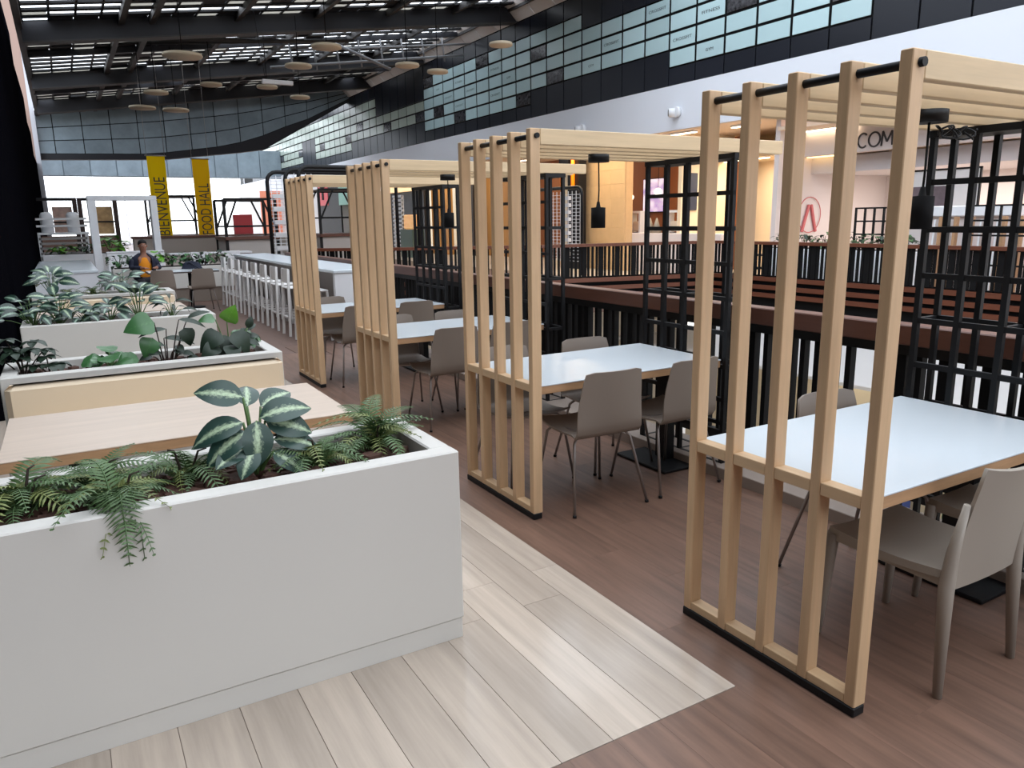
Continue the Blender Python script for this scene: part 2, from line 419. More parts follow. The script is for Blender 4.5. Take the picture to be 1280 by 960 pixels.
_d.inputs[0].default_value = (.6, .58, .53, 1); _t.inputs[0].default_value = (.50, .485, .45, 1); _mx.inputs[0].default_value = .72
_n.links.new(_d.outputs[0], _mx.inputs[1]); _n.links.new(_t.outputs[0], _mx.inputs[2]); _n.links.new(_mx.outputs[0], _oo.inputs[0])
ROOFD = M('roof_blind_panel', (44, 46, 52), .7)
PW = .62
pmesh = {}
def panel_mb(mb, x0, y0, w=PW-.07, d=.42):
    z0, z1 = zr(x0)+.535, zr(x0+w)+.535
    mb._add([(x0,y0,z0),(x0+w,y0,z1),(x0+w,y0+d,z1),(x0,y0+d,z0),(x0,y0,z0+.03),(x0+w,y0,z1+.03),(x0+w,y0+d,z1+.03),(x0,y0+d,z0+.03)],
            [(0,3,2,1),(4,5,6,7),(0,1,5,4),(1,2,6,5),(2,3,7,6),(3,0,4,7)])
for mt in (ROOFP, ROOFD):
    mb = MB(); panel_mb(mb, 0, 0); mb.v = [(x, y, z-zr(0)-.535) for x, y, z in mb.v]; pmesh[mt.name] = mb.mesh('panel', mt)
rest = {ROOFP.name: MB(), ROOFD.name: MB()}
rp_ = random.Random(3); npan = 0
for k in range(34):
    y = 17.6+.68*k
    if y > 40.2: break
    bay = 0 if y < 24.9 else (1 if y < 33 else 2)
    for i in range(24):
        x0 = -.24+PW*i
        if x0+PW > 15: break
        if bay == 0: op = (x0 < 1.7 and 21.2 < y < 24.4) or (24.3 < y < 25 and rp_.random() < .75) or rp_.random() < .04
        elif bay == 1: op = (x0 > 5 and y > 27.4 and rp_.random() < .85) or (x0 < 1.8 and y > 29.5) or rp_.random() < .07
        else: op = rp_.random() < .14
        mt = ROOFP if (bay == 0 or rp_.random() < .45) else ROOFD
        if bay == 0 and rp_.random() < .25: mt = ROOFD
        if op or y < 19: continue
        if npan < 300: put('panel', pmesh[mt.name], ceiling, (x0+.035, y-.43, zr(x0+.035)+.535)); npan += 1
        else: panel_mb(rest[mt.name], x0+.035, y-.43)
for nm_, mb in rest.items():
    if mb.v: mb.build('louvre_panels', bpy.data.materials[nm_], ceiling)['kind'] = 'stuff'
for i in range(25):
    g = MB(); slab(g, -.26+PW*i, -.20+PW*i, 17.3, 41, .51, .56); g.build('glazing_bar', BLACK, ceiling)
# pale upstand panels between roof and facade
for k in range(22):
    y = 16+1.3*k
    mb = MB(); mb._add([(14.98,y+.03,8.52),(14.98,y+1.27,8.52),(14.35,y+1.27,9.15),(14.35,y+.03,9.15),(15.02,y+.03,8.54),(15.02,y+1.27,8.54),(14.39,y+1.27,9.18),(14.39,y+.03,9.18)],
        [(0,1,2,3),(7,6,5,4),(0,4,5,1),(1,5,6,2),(2,6,7,3),(3,7,4,0)]); mb.build('panel', M('upstand_panel', (196, 192, 190), .6), ceiling)
# bracing rods under the roof
def rod(a, b, r=.05, mat=None, nm='brace'): MB().tube([a, b], r, 8).build(nm, mat or RIBM, ceiling)
rod((1.5, 26.5, 7.0), (8.5, 27.5, 7.75), .06); rod((2.2, 28.5, 7.3), (9.2, 26, 7.55), .06)
TRUS = M('pale_truss_tube', (130, 132, 136), .5)
rod((7.0, 28.5, 6.95), (14.6, 28.5, 8.0), .05, TRUS); rod((8.0, 28.5, 7.6), (14.9, 28.5, 8.45), .04, TRUS)
for k in range(8):
    x = 7.8+.85*k; rod((x, 28.5, 7.02+.138*(x-7)-.25), (x-.1, 28.5, 7.75+.12*(x-7)), .035, TRUS)
rod((9.3, 28.3, 7.9), (11.4, 28.3, 7.2), .06, TRUS)
# hanging bulkhead of grey mirror panels
def interp(x, T):
    for (a, za), (b, zb) in zip(T[:-1], T[1:]):
        if x <= b: return za+(zb-za)*(x-a)/(b-a)
    return T[-1][1]
BB = [(-1.0, 5.02), (4.5, 5.15), (8, 5.65), (9.7, 6.1), (10.8, 6.6), (12.6, 7.25), (15.0, 8.45)]     # lower edge of the mirror panels
BD = [(-1.0, 4.76), (5, 4.9), (10, 5.5), (12.5, 6.9), (15.0, 8.3)]                                   # lower edge of the dark soffit below them
def xz_wall(mb, top, bot, y0, y1, xs):
    n = len(xs); vs = [(x, y0, bot(x)) for x in xs]+[(x, y0, top(x)) for x in reversed(xs)]; m_ = len(vs)
    vs += [(x, y1, z) for x, y, z in vs]
    mb._add(vs, [tuple(range(m_)), tuple(reversed(range(m_, 2*m_)))]+[(i, i+m_, (i+1) % m_+m_, (i+1) % m_) for i in range(m_)])
xs_ = [-1+16*i/13 for i in range(14)]
mb = MB()
for a, b in zip(xs_[:-1], xs_[1:]): xz_wall(mb, lambda x: zr(x)+.62, lambda x: interp(x, BB), 43.78, 43.95, [a, b])
bulk = struct('partition_1', mb, BLACKM)
for i in range(13):
    a, b = xs_[i]+.02, xs_[i+1]-.02
    for j in range(3):
        f0, f1 = j/3, (j+1)/3
        mb = MB(); oy = .01*((i*7+j*3) % 3)
        xz_wall(mb, lambda x: interp(x, BB)+(zr(x)+.4-interp(x, BB))*f1-.02, lambda x: interp(x, BB)+(zr(x)+.4-interp(x, BB))*f0+.02, 43.68+oy, 43.77, [a, b])
        mb.build('panel', MIRR, bulk)
mb = MB()
for a, b in zip(xs_[:-1], xs_[1:]): xz_wall(mb, lambda x: interp(x, BB), lambda x: min(interp(x, BD), interp(x, BB)-.05), 43.72, 44.3, [a, b])
struct('trim_4', mb, M('dark_soffit', (24, 26, 34), .6))
b2 = struct('partition_2', MB().box(-1.0, 60.2, 4.9, 15, 60.4, 6.9), MIRR)
for i in range(10):
    put('panel', MB().box(-1.0+1.6*i+.03, 60.1, 4.95, .6+1.6*i-.03, 60.2, 6.9, .004).mesh('panel', MIRR), b2)
# ------------------------------------------------------------------ far end: big glazed wall
win = MB()
for i in (0, 3, 6, 8): win.box(-1+2*i-.04, 74, 0, -1+2*i+.04, 74.1, 7.9)
for z in (0, 7.8): win.box(-1, 74, z, 15, 74.1, z+.1)
w1 = struct('window_1', win, WHITE2)
GLASS = M('window_glass', (235, 242, 245), .02, alpha=.12)
for a, b in ((-1, 5), (5, 11), (11, 15)):
    put('pane', MB().box(a+.04, 74.04, .1, b-.04, 74.06, 7.8).mesh('pane', GLASS), w1)

# ------------------------------------------------------------------ left wall of black fins
wl = struct('wall_left', MB().box(-1.35, -8, -.006, -.95, 43.2, 4.6), BLACKM)
for i in range(46):
    y = 7.7+.78*i
    zt = 7.2 if y < 27.5 else (6.35 if y < 34.5 else (5.5 if y < 38.5 else 4.6))
    put('fin', MB().box(-.96, y, 0, -.62, y+.765, zt, .006).mesh('fin', FIN), wl)
struct('trim_5', MB().box(-3.0, 43.22, 0, -.62, 43.5, 14), PINKP)
struct('trim_6', MB().box(-.62, 43.2, 0, -.43, 43.5, 14), M('pale_pillar_edge', (168, 170, 178), .7))
struct('wall_left_near', MB().box(-1.35, -8, 4.6, -1.15, 7.6, 7.5), BLACKM)
wb = MB(); wb.box(-1.35, -8.2, 0, 22, -8, 2.2); wb.box(-1.35, -8.2, 6.6, 22, -8, 9); wb.box(-1.35, -8.2, 2.2, 1, -8, 6.6); wb.box(13, -8.2, 2.2, 22, -8, 6.6)
struct('wall_back', wb, SHOPW)
wf = MB()
for x in (1, 4, 7, 10, 13): wf.box(x-.04, -8.14, 2.2, x+.04, -8.06, 6.6)
wf.box(1, -8.14, 2.2, 13, -8.06, 2.28); wf.box(1, -8.14, 6.52, 13, -8.06, 6.6)
struct('window_added', wf, BLACK)  # unseen window, added to light the faces turned to the camera
struct('floor_back', MB().box(-1.3, -8, -.35, 22, -4, -.006), BROWNF)
struct('wall_left_far', MB().box(-1.15, 44, 0, -.95, 76, 7.5), SHOPW)

# ------------------------------------------------------------------ shops across the void
# soffit and shells; every shop is a room with walls of its own
struct('ceiling_shop', MB().box(15.0, -4, 3.95, 23, 45, 4.1), SHOPC)
struct('wall_shop_back', MB().box(22.6, -4, 0, 22.8, 76, 3.95), CREAMW)
# white shop Y 3..13.3
sw = MB(); sw.box(19.6, 2, 0, 19.8, 13.3, 3.95); sw.box(15.3, 13.2, 0, 19.8, 13.34, 3.95)
struct('wall_white_shop', sw, SHOPW)
struct('trim_7', MB().box(16.0, 2, 3.02, 16.3, 13.2, 3.95), SHOPW)
struct('trim_8', MB().box(16.5, 2, 2.62, 19.6, 13.2, 3.0), M('shop_cornice', (206, 200, 202), .7))
struct('trim_9', MB().box(15.2, 2, 3.62, 16.0, 13.2, 3.70), SHOPC)
sign = thing('shop_sign', 'grey COM lettering on the pale bulkhead of the white shop across the void', 'sign', (15.99, 11.56, 3.10))
for ch, y0, w in (('C', 0, .25), ('O', .27, .28), ('M', .59, .26)):      # letters read along -Y
    mb = MB(); h = .31; r_ = .021
    if ch == 'O': mb.tube([(0, -y0-w/2+(w/2)*math.cos(2*PI*k/20), h/2+h/2*math.sin(2*PI*k/20)) for k in range(21)], r_, 6)
    if ch == 'C': mb.tube([(0, -y0-w/2-(w/2)*math.cos(R(48+264*k/18)), h/2+h/2*math.sin(R(48+264*k/18))) for k in range(19)], r_, 6)
    if ch == 'M':
        pp = [(0, -y0, 0), (0, -y0-.02, h), (0, -y0-w/2, .08), (0, -y0-w+.02, h), (0, -y0-w, 0)]
        for a, b in zip(pp[:-1], pp[1:]): mb.tube([a, b], r_, 6)
    mb.build('letter', INK, sign)
def frame_panel(y0, y1, z0, z1, x, lab, inner=True):
    t = thing('framed_panel', lab, 'panel', (x, (y0+y1)/2, z0)); w = (y1-y0)/2; h = z1-z0
    MB().box(-.02, -w+.03, .03, 0, w-.03, h-.03).build('board', M('panel_board', (226, 226, 228), .5), t)
    mb = MB(); mb.box(-.05, -w, 0, .0, -w+.035, h); mb.box(-.05, w-.035, 0, 0, w, h); mb.box(-.05, -w, h-.035, 0, w, h); mb.box(-.05, -w, 0, 0, w, .035)
    mb.build('frame', BLACK, t)
    if inner: MB().box(-.03, -w*.35, h*.25, -.02, w*.55, h*.78).build('picture', M('dull_picture', (112, 100, 108), .6, noise=.3, nscale=(3, 3, 3)), t)
frame_panel(9.0, 11.0, .9, 2.55, 16.55, 'black framed white panel with a grey picture, below the COM sign')
frame_panel(12.2, 12.9, .6, 2.3, 19.55, 'tall plain white framed panel at the far corner of the white shop', False)
# ring emblem on the white shop wall
t = thing('wall_emblem', 'thin red ring emblem with an A shape on the white shop wall', 'emblem', (19.58, 15.0-.6, 1.25))
t.location = (16.5, 13.17, 1.62); t.rotation_euler = (0, 0, R(90))
ring = [(-.01, .42*math.cos(2*PI*k/32), .44*math.sin(2*PI*k/32)) for k in range(33)]
REDT = M('red_paint', (196, 104, 106), .6)
MB().tube(ring, .011, 6).build('ring', REDT, t)
mb = MB(); mb.bar((-.01, -.26, -.42), (-.01, -.04, .25), .05, .06); mb.bar((-.01, .26, -.42), (-.01, .04, .25), .05, .06); mb.build('letter_strokes', REDT, t)
# long orange-glow cove and strip lamps
def strip(x, y, z, L, lab, ang=0):
    t = thing('strip_lamp', lab, 'lamp', (x, y, z))
    MB().box(-.07, -L/2, 0, .07, L/2, .05).build('housing', WHITE2, t); MB().box(-.06, -L/2+.01, -.02, .06, L/2-.01, 0).build('tube', GLOW, t)
strip(15.35, 16.9, 3.90, 1.5, 'long warm strip lamp on the shop soffit left of the nearest booth')
strip(15.6, 14.6, 3.90, .9, 'short warm strip lamp on the soffit beside the nearest booth post')
strip(15.9, 12.3, 3.60, 1.5, 'bright strip lamp over the glowing cove of the white shop')
strip(17.2, 16.3, 3.2, 2.2, 'lower strip lamp inside the cream shop')
strip(16.6, 22.8, 3.90, 1.6, 'strip lamp on the soffit right of the orange tube column, front')
strip(17.6, 24.6, 3.90, 1.6, 'strip lamp on the soffit, second row behind the orange tube column')
strip(16.2, 27.0, 3.90, 1.3, 'strip lamp seen between the posts of the second booth, right gap')
strip(16.4, 29.3, 3.90, 1.3, 'strip lamp seen between the posts of the second booth, middle gap')
strip(16.4, 31.8, 3.90, 1.3, 'strip lamp seen between the posts of the second booth, left gap')
struct('trim_10', MB().box(16.25, 12.4, 3.0, 16.4, 13.15, 3.55), M('cove_glow', (255, 224, 170), .6, emit=(255, 214, 150), estr=3.5))
# cream shop Y 13.34..16.8
struct('wall_cream_shop', MB().box(18.6, 13.34, 0, 18.8, 17.0, 3.95), CREAMW)
struct('trim_11', MB().box(17.0, 13.34, 3.22, 18.6, 17.0, 3.35), CREAMW)
for x, lab in ((15.62, 'dark blue wall panel in the cream shop, left one'), (16.28, 'dark blue wall panel in the cream shop, right one')):
    tag(MB().box(x, 16.76, 1.8, x+.46, 16.82, 2.85, .01).build('wall_panel', M('navy_panel', (44, 52, 74), .5)), lab, 'panel')
tag(MB().box(17.9, 14.9, 0, 18.5, 15.3, 2.2, .02).build('display_cabinet', M('oak_cabinet', (206, 170, 122), .5)), 'pale wooden tall cabinet inside the cream shop', 'cabinet')
# brown shop Y 16.8..18.8
bw = MB(); bw.box(17.9, 16.9, 0, 18.0, 24.2, 3.95); struct('wall_brown_shop', bw, BROWNW)
struct('wall_cream_return', MB().box(15.5, 16.82, 0, 17.55, 16.95, 3.95), CREAMW)
t = thing('menu_screen', 'lit purple and white menu screen on the brown shop wall', 'screen', (17.86, 20.75, 1.75))
t.location = (17.86, 20.7, 1.78)
MB().box(-.06, -.55, 0, 0, .55, 1.15, .01).build('casing', BLACK, t)
sc_ = bpy.data.materials.new('screen_picture'); sc_.use_nodes = True; _n = sc_.node_tree; _bb = _n.nodes['Principled BSDF']
_tc2 = _n.nodes.new('ShaderNodeTexCoord'); _vz = _n.nodes.new('ShaderNodeTexNoise'); _vz.inputs['Scale'].default_value = 3.2
_n.links.new(_tc2.outputs['Object'], _vz.inputs[0]); _rr = _n.nodes.new('ShaderNodeValToRGB'); _el = _rr.color_ramp.elements
_el[0].position = .4; _el[0].color = lin((116, 92, 196))+(1,); _el[1].position = .56; _el[1].color = lin((244, 226, 250))+(1,)
_n.links.new(_vz.outputs[0], _rr.inputs[0]); _n.links.new(_rr.outputs[0], _bb.inputs['Emission Color']); _bb.inputs['Emission Strength'].default_value = 1.0
MB().box(-.065, -.52, .03, -.06, .52, 1.12).build('display', sc_, t)
for (x, y, z, lab) in ((17.0, 20.95, 2.3, 'white globe pendant lamp in front of the brown shop wall'), (16.8, 19.3, 2.42, 'white globe pendant lamp in front of the menu screen'), (17.3, 16.0, 2.4, 'bell shaped glowing pendant lamp inside the cream shop')):
    t = thing('globe_lamp', lab, 'lamp', (x, y, z))
    MB().lathe([(0, -.12), (.07, -.1), (.115, -.03), (.115, .03), (.07, .1), (0, .12)], 14).build('globe', GLOBE, t)
    MB().tube([(0, 0, .11), (0, 0, 3.95-z)], .008, 6).build('cord', BLACK, t)
for (x, y, lab) in ((15.9, 19.15, 'white display stand at the left of the brown shop front'), (15.9, 17.4, 'white display stand at the right of the brown shop front')):
    t = thing('display_stand', lab, 'stand', (x, y, 0)); 
    MB().box(-.25, -.35, 0, .25, .35, 1.15, .02).build('body', WHITE2, t)
    MB().box(-.2, -.3, 1.15, .1, -.22, 1.75).build('post', WHITE2, t); MB().box(-.2, .22, 1.15, .1, .3, 1.75).build('post', WHITE2, t)
    MB().box(-.2, -.3, 1.75, .1, .3, 1.82).build('shelf', WHITE2, t); MB().box(-.12, -.16, 1.2, .05, .16, 1.5, .02).build('carton', M('pale_carton', (214, 196, 176), .6), t)
    MB().tube([(-.1, .05, 1.15), (-.1, .05, 1.18)], [.1, .1], 8).build('tray', STEEL, t)
for k, (y, lab) in enumerate(((18.25, 'grey tapering cup tower on the brown shop counter, left one'), (17.95, 'grey tapering cup tower on the brown shop counter, right one'))):
    tag(MB().lathe([(.16, 1.15), (.02, 1.6), (0, 1.6)], 10, (15.6, y, 0)).build('cup_tower', M('grey_cone', (150, 140, 126), .6)), lab, 'tower')
struct('wall_shop_counter', MB().box(15.3, 15, 0, 15.7, 19.2, 1.15, .01), SHOPW)
# tiled pier and its timber strips
pier = struct('wall_pier', MB().box(15.04, 18.74, 0, 15.3, 20.9, 3.95), TAN)
for j in range(9):
    for i in range(3):
        put('tile', MB().box(15.0, 18.76+.7*i+.0015, .44*j+.0015, 15.05, 18.76+.7*(i+1)-.0015, .44*(j+1)-.0015, .002).mesh('tile', TAN), pier)
struct('trim_12', MB().box(14.94, 20.95, 0, 15.2, 21.15, 2.4), BROWNW)
struct('wall_pier_side', MB().box(15.2, 20.9, 0, 15.5, 22.4, 3.95), CREAMW)
# column with an orange light tube
t = thing('tube_column', 'dark column with a glowing orange tube above the pale pier', 'column', (14.6, 20.72, 0))
MB().box(-.15, -.3, 0, .15, .32, 3.95).build('shaft', BLACK, t); MB().box(-.2, .2, 3.35, .15, .75, 3.7).build('bracket', BLACK, t)
MB().tube([(-.2, -.05, 2.6), (-.2, -.05, 3.95)], .06, 8).build('tube', M('orange_tube', (255, 140, 20), .4, emit=(255, 120, 10), estr=1.6), t)
# further shops, Y 22..45
def shopwall(name, y0, y1, x, mat): struct(name, MB().box(x, y0, 0, x+.2, y1, 3.95), mat)
shopwall('wall_shop_a', 22.4, 26.5, 18.5, CREAMW); shopwall('wall_shop_b', 26.5, 29, 17.8, BROWNW); shopwall('wall_shop_c', 29, 31.5, 17.0, M('oak_shopfront', (198, 146, 84), .5))
shopwall('wall_shop_d', 31.5, 33.2, 16.4, M('dark_shopfront', (40, 38, 40), .5)); shopwall('wall_shop_e', 33.2, 35.2, 16.0, M('amber_shopfront', (206, 150, 80), .5))
shopwall('wall_shop_f', 35.2, 41, 15.6, M('black_shopfront', (28, 30, 34), .5)); shopwall('wall_shop_g', 41, 45.2, 15.1, M('grey_shopfront', (150, 146, 142), .6))
struct('wall_shop_h', MB().box(14.7, 45.2, 0, 15.4, 76, 3.97), M('far_shopfront', (206, 204, 204), .6))
# red sign with emblem, teal sign, black boards (far)
t = thing('shop_sign', 'square red sign with a black bull head emblem on a black board, far shop', 'sign', (14.6, 47.6, 2.55))
MB().box(0, -2.4, -1.6, .08, 2.2, 1.7).build('board', BLACK, t)
MB().box(-.03, -.05, 0.1, 0, 1.95, 1.7).build('plate', M('red_sign', (206, 62, 70), .5), t)
mb = MB(); mb.box(-.05, .75, .45, -.03, 1.15, 1.25); mb.bar((-.04, .3, 1.4), (-.04, .8, 1.1), .03, .12); mb.bar((-.04, 1.6, 1.4), (-.04, 1.1, 1.1), .03, .12); mb.build('emblem', BLACKM, t)
tag(MB().box(14.5, 43.3, 2.6, 15.12, 45.18, 4.0, .01).build('sign_panel', M('teal_sign', (126, 178, 160), .5)), 'plain teal sign panel right of the red bull sign', 'sign')
# white slatted rack and plants stand by the black shop
t = thing('slatted_rack', 'tall white slatted rack in front of the black shop', 'rack', (14.0, 34.6, 0))
for s in (-.5, .5): MB().box(-.05, s-.05, 0, .05, s+.05, 2.8).build('upright', WHITE2, t)
for k in range(14): MB().box(-.08, -.55, .25+.19*k, .02, .55, .35+.19*k).build('slat', WHITE2, t)
t = thing('food_stand', 'small lit food stand beside the white slatted rack', 'stand', (13.8, 32.6, 0))
MB().box(-.3, -.7, 0, .3, .7, 1.25, .02).build('counter', M('green_counter', (92, 110, 98), .6), t); MB().box(-.15, -.6, 1.25, .15, .6, 1.9, .05).build('menu_board', M('orange_board', (232, 170, 110), .5, emit=(255, 190, 120), estr=.6, noise=.3, nscale=(4, 4, 4)), t)
struct('trim_13', MB().box(15.35, 35.4, 3.1, 15.6, 40, 3.9), M('lit_header', (255, 224, 180), .5, emit=(255, 216, 160), estr=1.2))
# wall-mounted round cameras on the fascia
for (y, z, lab) in ((16.48, 4.43, 'white round security camera on the white fascia, right one'), (20.9, 4.45, 'white round security camera on the fascia above the second booth')):
    t = thing('security_camera', lab, 'camera', (14.98, y, z))
    MB().tube([(0, 0, 0), (-.12, 0, 0)], .14, 14).build('mount', WHITE2, t); MB().tube([(-.10, 0, -.02), (-.22, .12, -.02)], .12, 12).build('body', WHITE2, t)
    MB().tube([(-.215, .115, -.02), (-.235, .135, -.02)], .09, 12).build('lens', BLACK, t)
# hanging disc baffles under the roof
discs = [(228, 70, 22.5, .5), (373, 83, 25, .42), (195, 116, 26.5, .36), (264, 106, 27, .34), (334, 109, 27, .34), (375, 122, 28, .34), (178, 135, 29, .42), (220, 138, 29, .42), (408, 59, 22, .42), (626, 56, 20, .34), (509, 82, 22, .36), (547, 90, 22, .32)]
def world_at(px, py, Y):
    d = _f + _r2*((px-640)/CAM_F) - _u2*((py-480)/CAM_F); tt = Y/d.y; return Vector((0, 0, CAM_H)) + d*tt
dl = ['largest cream disc under the second roof girder', 'cream disc right of the crossing brace rods', 'cream disc with a stub drop pipe, left of the middle', 'small cream disc between the third girder and the linear lamp', 'cream disc just below the hanging linear lamp', 'cream disc lowest beside the grey mirror bulkhead, right', 'lit cream disc above the mirror bulkhead, left of a pair', 'lit cream disc above the mirror bulkhead, right of a pair', 'cream disc among the pale truss tubes', 'cream disc in front of the black facade, nearest one', 'cream disc at the lower end of the truss tubes', 'cream disc in front of the black facade, farther one']
for (px, py, Y, rr), lab in zip(discs, dl):
    p = world_at(px, py, Y); t = thing('ceiling_disc', lab, 'ceiling light', p, 0, 'round discs hung under the roof')
    MB().lathe([(0, -.03), (rr*.96, -.03), (rr, 0), (rr*.96, .05), (0, .05)], 24).build('disc', DISC, t)
    MB().tube([(0, 0, .05), (0, 0, zr(p.x)+.45-p.z)], .012, 6).build('drop_rod', BLACKM, t)
p = world_at(347, 103, 24); t = thing('linear_lamp', 'white linear lamp hung on a thin wire under the roof', 'lamp', p)
MB().box(-.45, -.06, -.06, .45, .06, .06, .01).build('body', WHITE2, t); MB().tube([(-.35, 0, .06), (-.55, 0, zr(p.x)+.45-p.z)], .008, 5).build('wire', BLACKM, t)

# ------------------------------------------------------------------ railings
def slat_mesh(w, d, z0, z1): return MB().box(-d/2, -w/2, z0, d/2, w/2, z1).mesh('slat', BLACKM)
near = thing('balustrade', 'near balustrade with wide reddish timber rail on black slats along the booths', 'railing', (3.95, 0, 0))
MB().box(-.09, -3, .94, .03, 15.8, 1.05, .006).build('top_rail', RAILW, near)
MB().box(-.05, -3, .07, .02, 15.8, .13).build('bottom_rail', BLACK, near)
MB().box(-.05, -3, .88, .02, 15.8, .94).build('upper_bar', BLACK, near)
sm_ = [slat_mesh(.035, .05, .13, .88), slat_mesh(.06, .055, .13, .88), slat_mesh(.10, .055, .13, .88)]
y = -2.9; rs = random.Random(11); k = 0
while y < 15.7:
    me = sm_[rs.choice([0, 0, 1, 1, 2])]; put('slat', me, near, (-.015, y, 0)); y += rs.choice([.105, .12, .14, .19]) if k % 3 else .10; k += 1
far = thing('balustrade', 'far balustrade across the void with thin timber rail and black balusters', 'railing', (0, 0, 0))
pts = [(12.3, -3), (12.3, 12.25), (8.4, 13.2), (5.9, 14.6), (4.5, 15.75), (4.05, 15.85)]
bal = MB().box(-.016, -.022, .42, .016, .022, 1.05).mesh('baluster', BLACKM)
balw = MB().box(-.02, -.05, .42, .02, .05, 1.05).mesh('baluster', BLACKM)
nb = 0
for (x0, y0), (x1, y1) in zip(pts[:-1], pts[1:]):
    L = math.hypot(x1-x0, y1-y0); a = math.atan2(y1-y0, x1-x0)-PI/2
    MB().bar((x0, y0, 1.08), (x1, y1, 1.08), .14, .06).build('top_rail', BATT, far)
    for z in (.36, .19, .03):
        MB().bar((x0, y0, z), (x1, y1, z), .06, .085).build('batten', BATT, far)
    mb = MB(); mb.bar((x0+.05, y0+.08, .2), (x1+.05, y1+.08, .2), .03, .46); mb.build('backing', BLACKM, far)
    s = .05
    while s < L:
        yy = y0+(y1-y0)*s/L
        if yy > 3.5:
            put('baluster', balw if nb % 4 == 1 else bal, far, (x0+(x1-x0)*s/L, yy, 0), (0, 0, a)); nb += 1
        s += .094 if nb < 230 else .2
        if nb > 290: break

# ------------------------------------------------------------------ booth arches
L, H, XS = .81, 2.085, 2.075
YB = [1.35, 3.352, 5.42, 7.423]
ARCHLAB = ['nearest slatted timber booth arch, at the right, whole screen down to the floor', 'second slatted timber booth arch, in the middle behind the first', 'third slatted timber booth arch, its foot hidden by the front planter', 'farthest slatted timber booth arch, beside the white bar']
sp = (L-.04)/4
postm = MB().box(0, 0, .034, .06, .04, H, .003).mesh('post', ASH)
beamm = MB().box(.061, 0, H-.078, 1.84, .04, H, .003).mesh('beam', ASHB)
t = thing('booth_arch', ARCHLAB[0], 'booth', (XS, YB[0], 0), 0, 'slatted booth arches in a row')
for i in range(5):
    put('post', postm, t, (0, i*sp, 0)); put('beam', beamm, t, (0, i*sp, 0))
for i in range(4):
    y0 = i*sp+.0405; y1 = (i+1)*sp-.0005
    MB().box(.003, y0, .725, .057, y1, .768, .002).build('crossbar', ASHY, t)
    MB().box(.003, y0, .034, .057, y1, .068, .002).build('bottom_rail', ASHY, t)
MB().box(-.002, -.002, 0, .055, L+.002, .034, .003).build('base_plinth', BLACK, t)
MB().tube([(.036, -.014, H-.036), (.036, L+.012, H-.036)], .0135, 10).build('rod', BLACK, t)
ARCH = [t] + [dup(t, (XS, YB[k], 0), 0, ARCHLAB[k]) for k in (1, 2, 3)]
# trellises at the back of every booth
TL = ['black metal grid trellis behind the nearest booth, cut by the right picture edge', 'black metal grid trellis holding up the second booth', 'black metal grid trellis behind the third booth', 'black metal grid trellis behind the farthest booth']
v = MB().box(0, 0, 0, .026, .026, 2.005).mesh('upright', BLACK)
hb = MB().box(.002, 0, -.013, .024, L, .013).mesh('rung', BLACK)
TD = .165
spc = MB().box(.026, 0, -.011, TD, .022, .011).mesh('spacer', BLACK)
capm = MB().box(-.004, -.004, 1.975, TD+.03, L+.004, 2.006).mesh('cap_frame', BLACK)
for q, n in enumerate((4, 4, 4, 4)):
    t = thing('grid_trellis', TL[q], 'trellis', (3.505, YB[q], 0), 0, 'black trellises of the booths')
    for i in range(n+1): put('upright', v, t, (0, i*(L-.026)/n, 0))
    for i in range(5): put('upright', v, t, (TD, i*(L-.026)/4, 0))
    for k in range(10):
        z = .06+.2145*k
        put('rung', hb, t, (0, 0, z))
        if k % 2 == 1 or k in (0, 9):
            put('rung', hb, t, (TD, 0, z))
            for i in (0, 1, 2): put('spacer', spc, t, (0, i*(L-.024)/2, z))
    put('cap_frame', capm, t)
# booth tables
TBL = ['white topped booth table under the nearest arch, large at the right edge', 'white topped booth table under the second arch', 'white topped booth table under the third arch', 'white topped booth table under the farthest arch']
t = thing('booth_table', TBL[0], 'table', (2.14, YB[0]+.035, 0), 0, 'white booth tables')
MB().box(0, 0, .744, 1.362, .795, .752, .002).build('top', TABLEW, t)
MB().box(.003, .003, .700, 1.359, .792, .744, .002).build('edge', PLY, t)
MB().box(1.24, .34, .02, 1.30, .46, .70).build('leg', BLACK, t); MB().box(1.05, .15, 0, 1.33, .65, .02, .004).build('foot', BLACK, t)
[dup(t, (2.14, YB[k]+.035, 0), 0, TBL[k]) for k in (1, 2, 3)]
# pendants
PL = ['black cylinder pendant lamp under the nearest booth arch', 'black cylinder pendant lamp under the second booth arch', 'black cylinder pendant lamp under the third booth arch', 'black cylinder pendant lamp under the farthest booth arch']
t = thing('pendant_lamp', PL[0], 'lamp', (2.80, YB[0]+.385, 0), 0, 'black pendants of the booths')
MB().lathe([(.062, 1.962), (.062, 2.006)], 20).build('canopy', BLACK, t)
MB().tube([(0, 0, 1.965), (.004, 0, 1.8), (0, 0, 1.72)], .0045, 6).build('cord', BLACK, t)
MB().lathe([(.008, 1.735), (.014, 1.703), (.043, 1.70), (.043, 1.58), (.038, 1.58), (.038, 1.64), (0, 1.64)], 20).build('shade', BLACKM, t)
[dup(t, (2.80, YB[k]+.40, 0), 0, PL[k]) for k in (1, 2, 3)]
coil = [(.06+.035*math.cos(k*.55)+.012*k/3, .02*math.sin(k*.8), 1.935+.022*math.sin(k*.55)) for k in range(60)]
coil = [(2.80+.15*0+x*1.0, YB[0]+.385+y, z) for x, y, z in coil]
coil = [(min(x, 3.45), y, z+.0) for x, y, z in coil]
tag(MB().tube(coil, .004, 5).build('loose_cable', BLACK), 'thin black coiled cable beside the pendant of the nearest booth', 'cable')

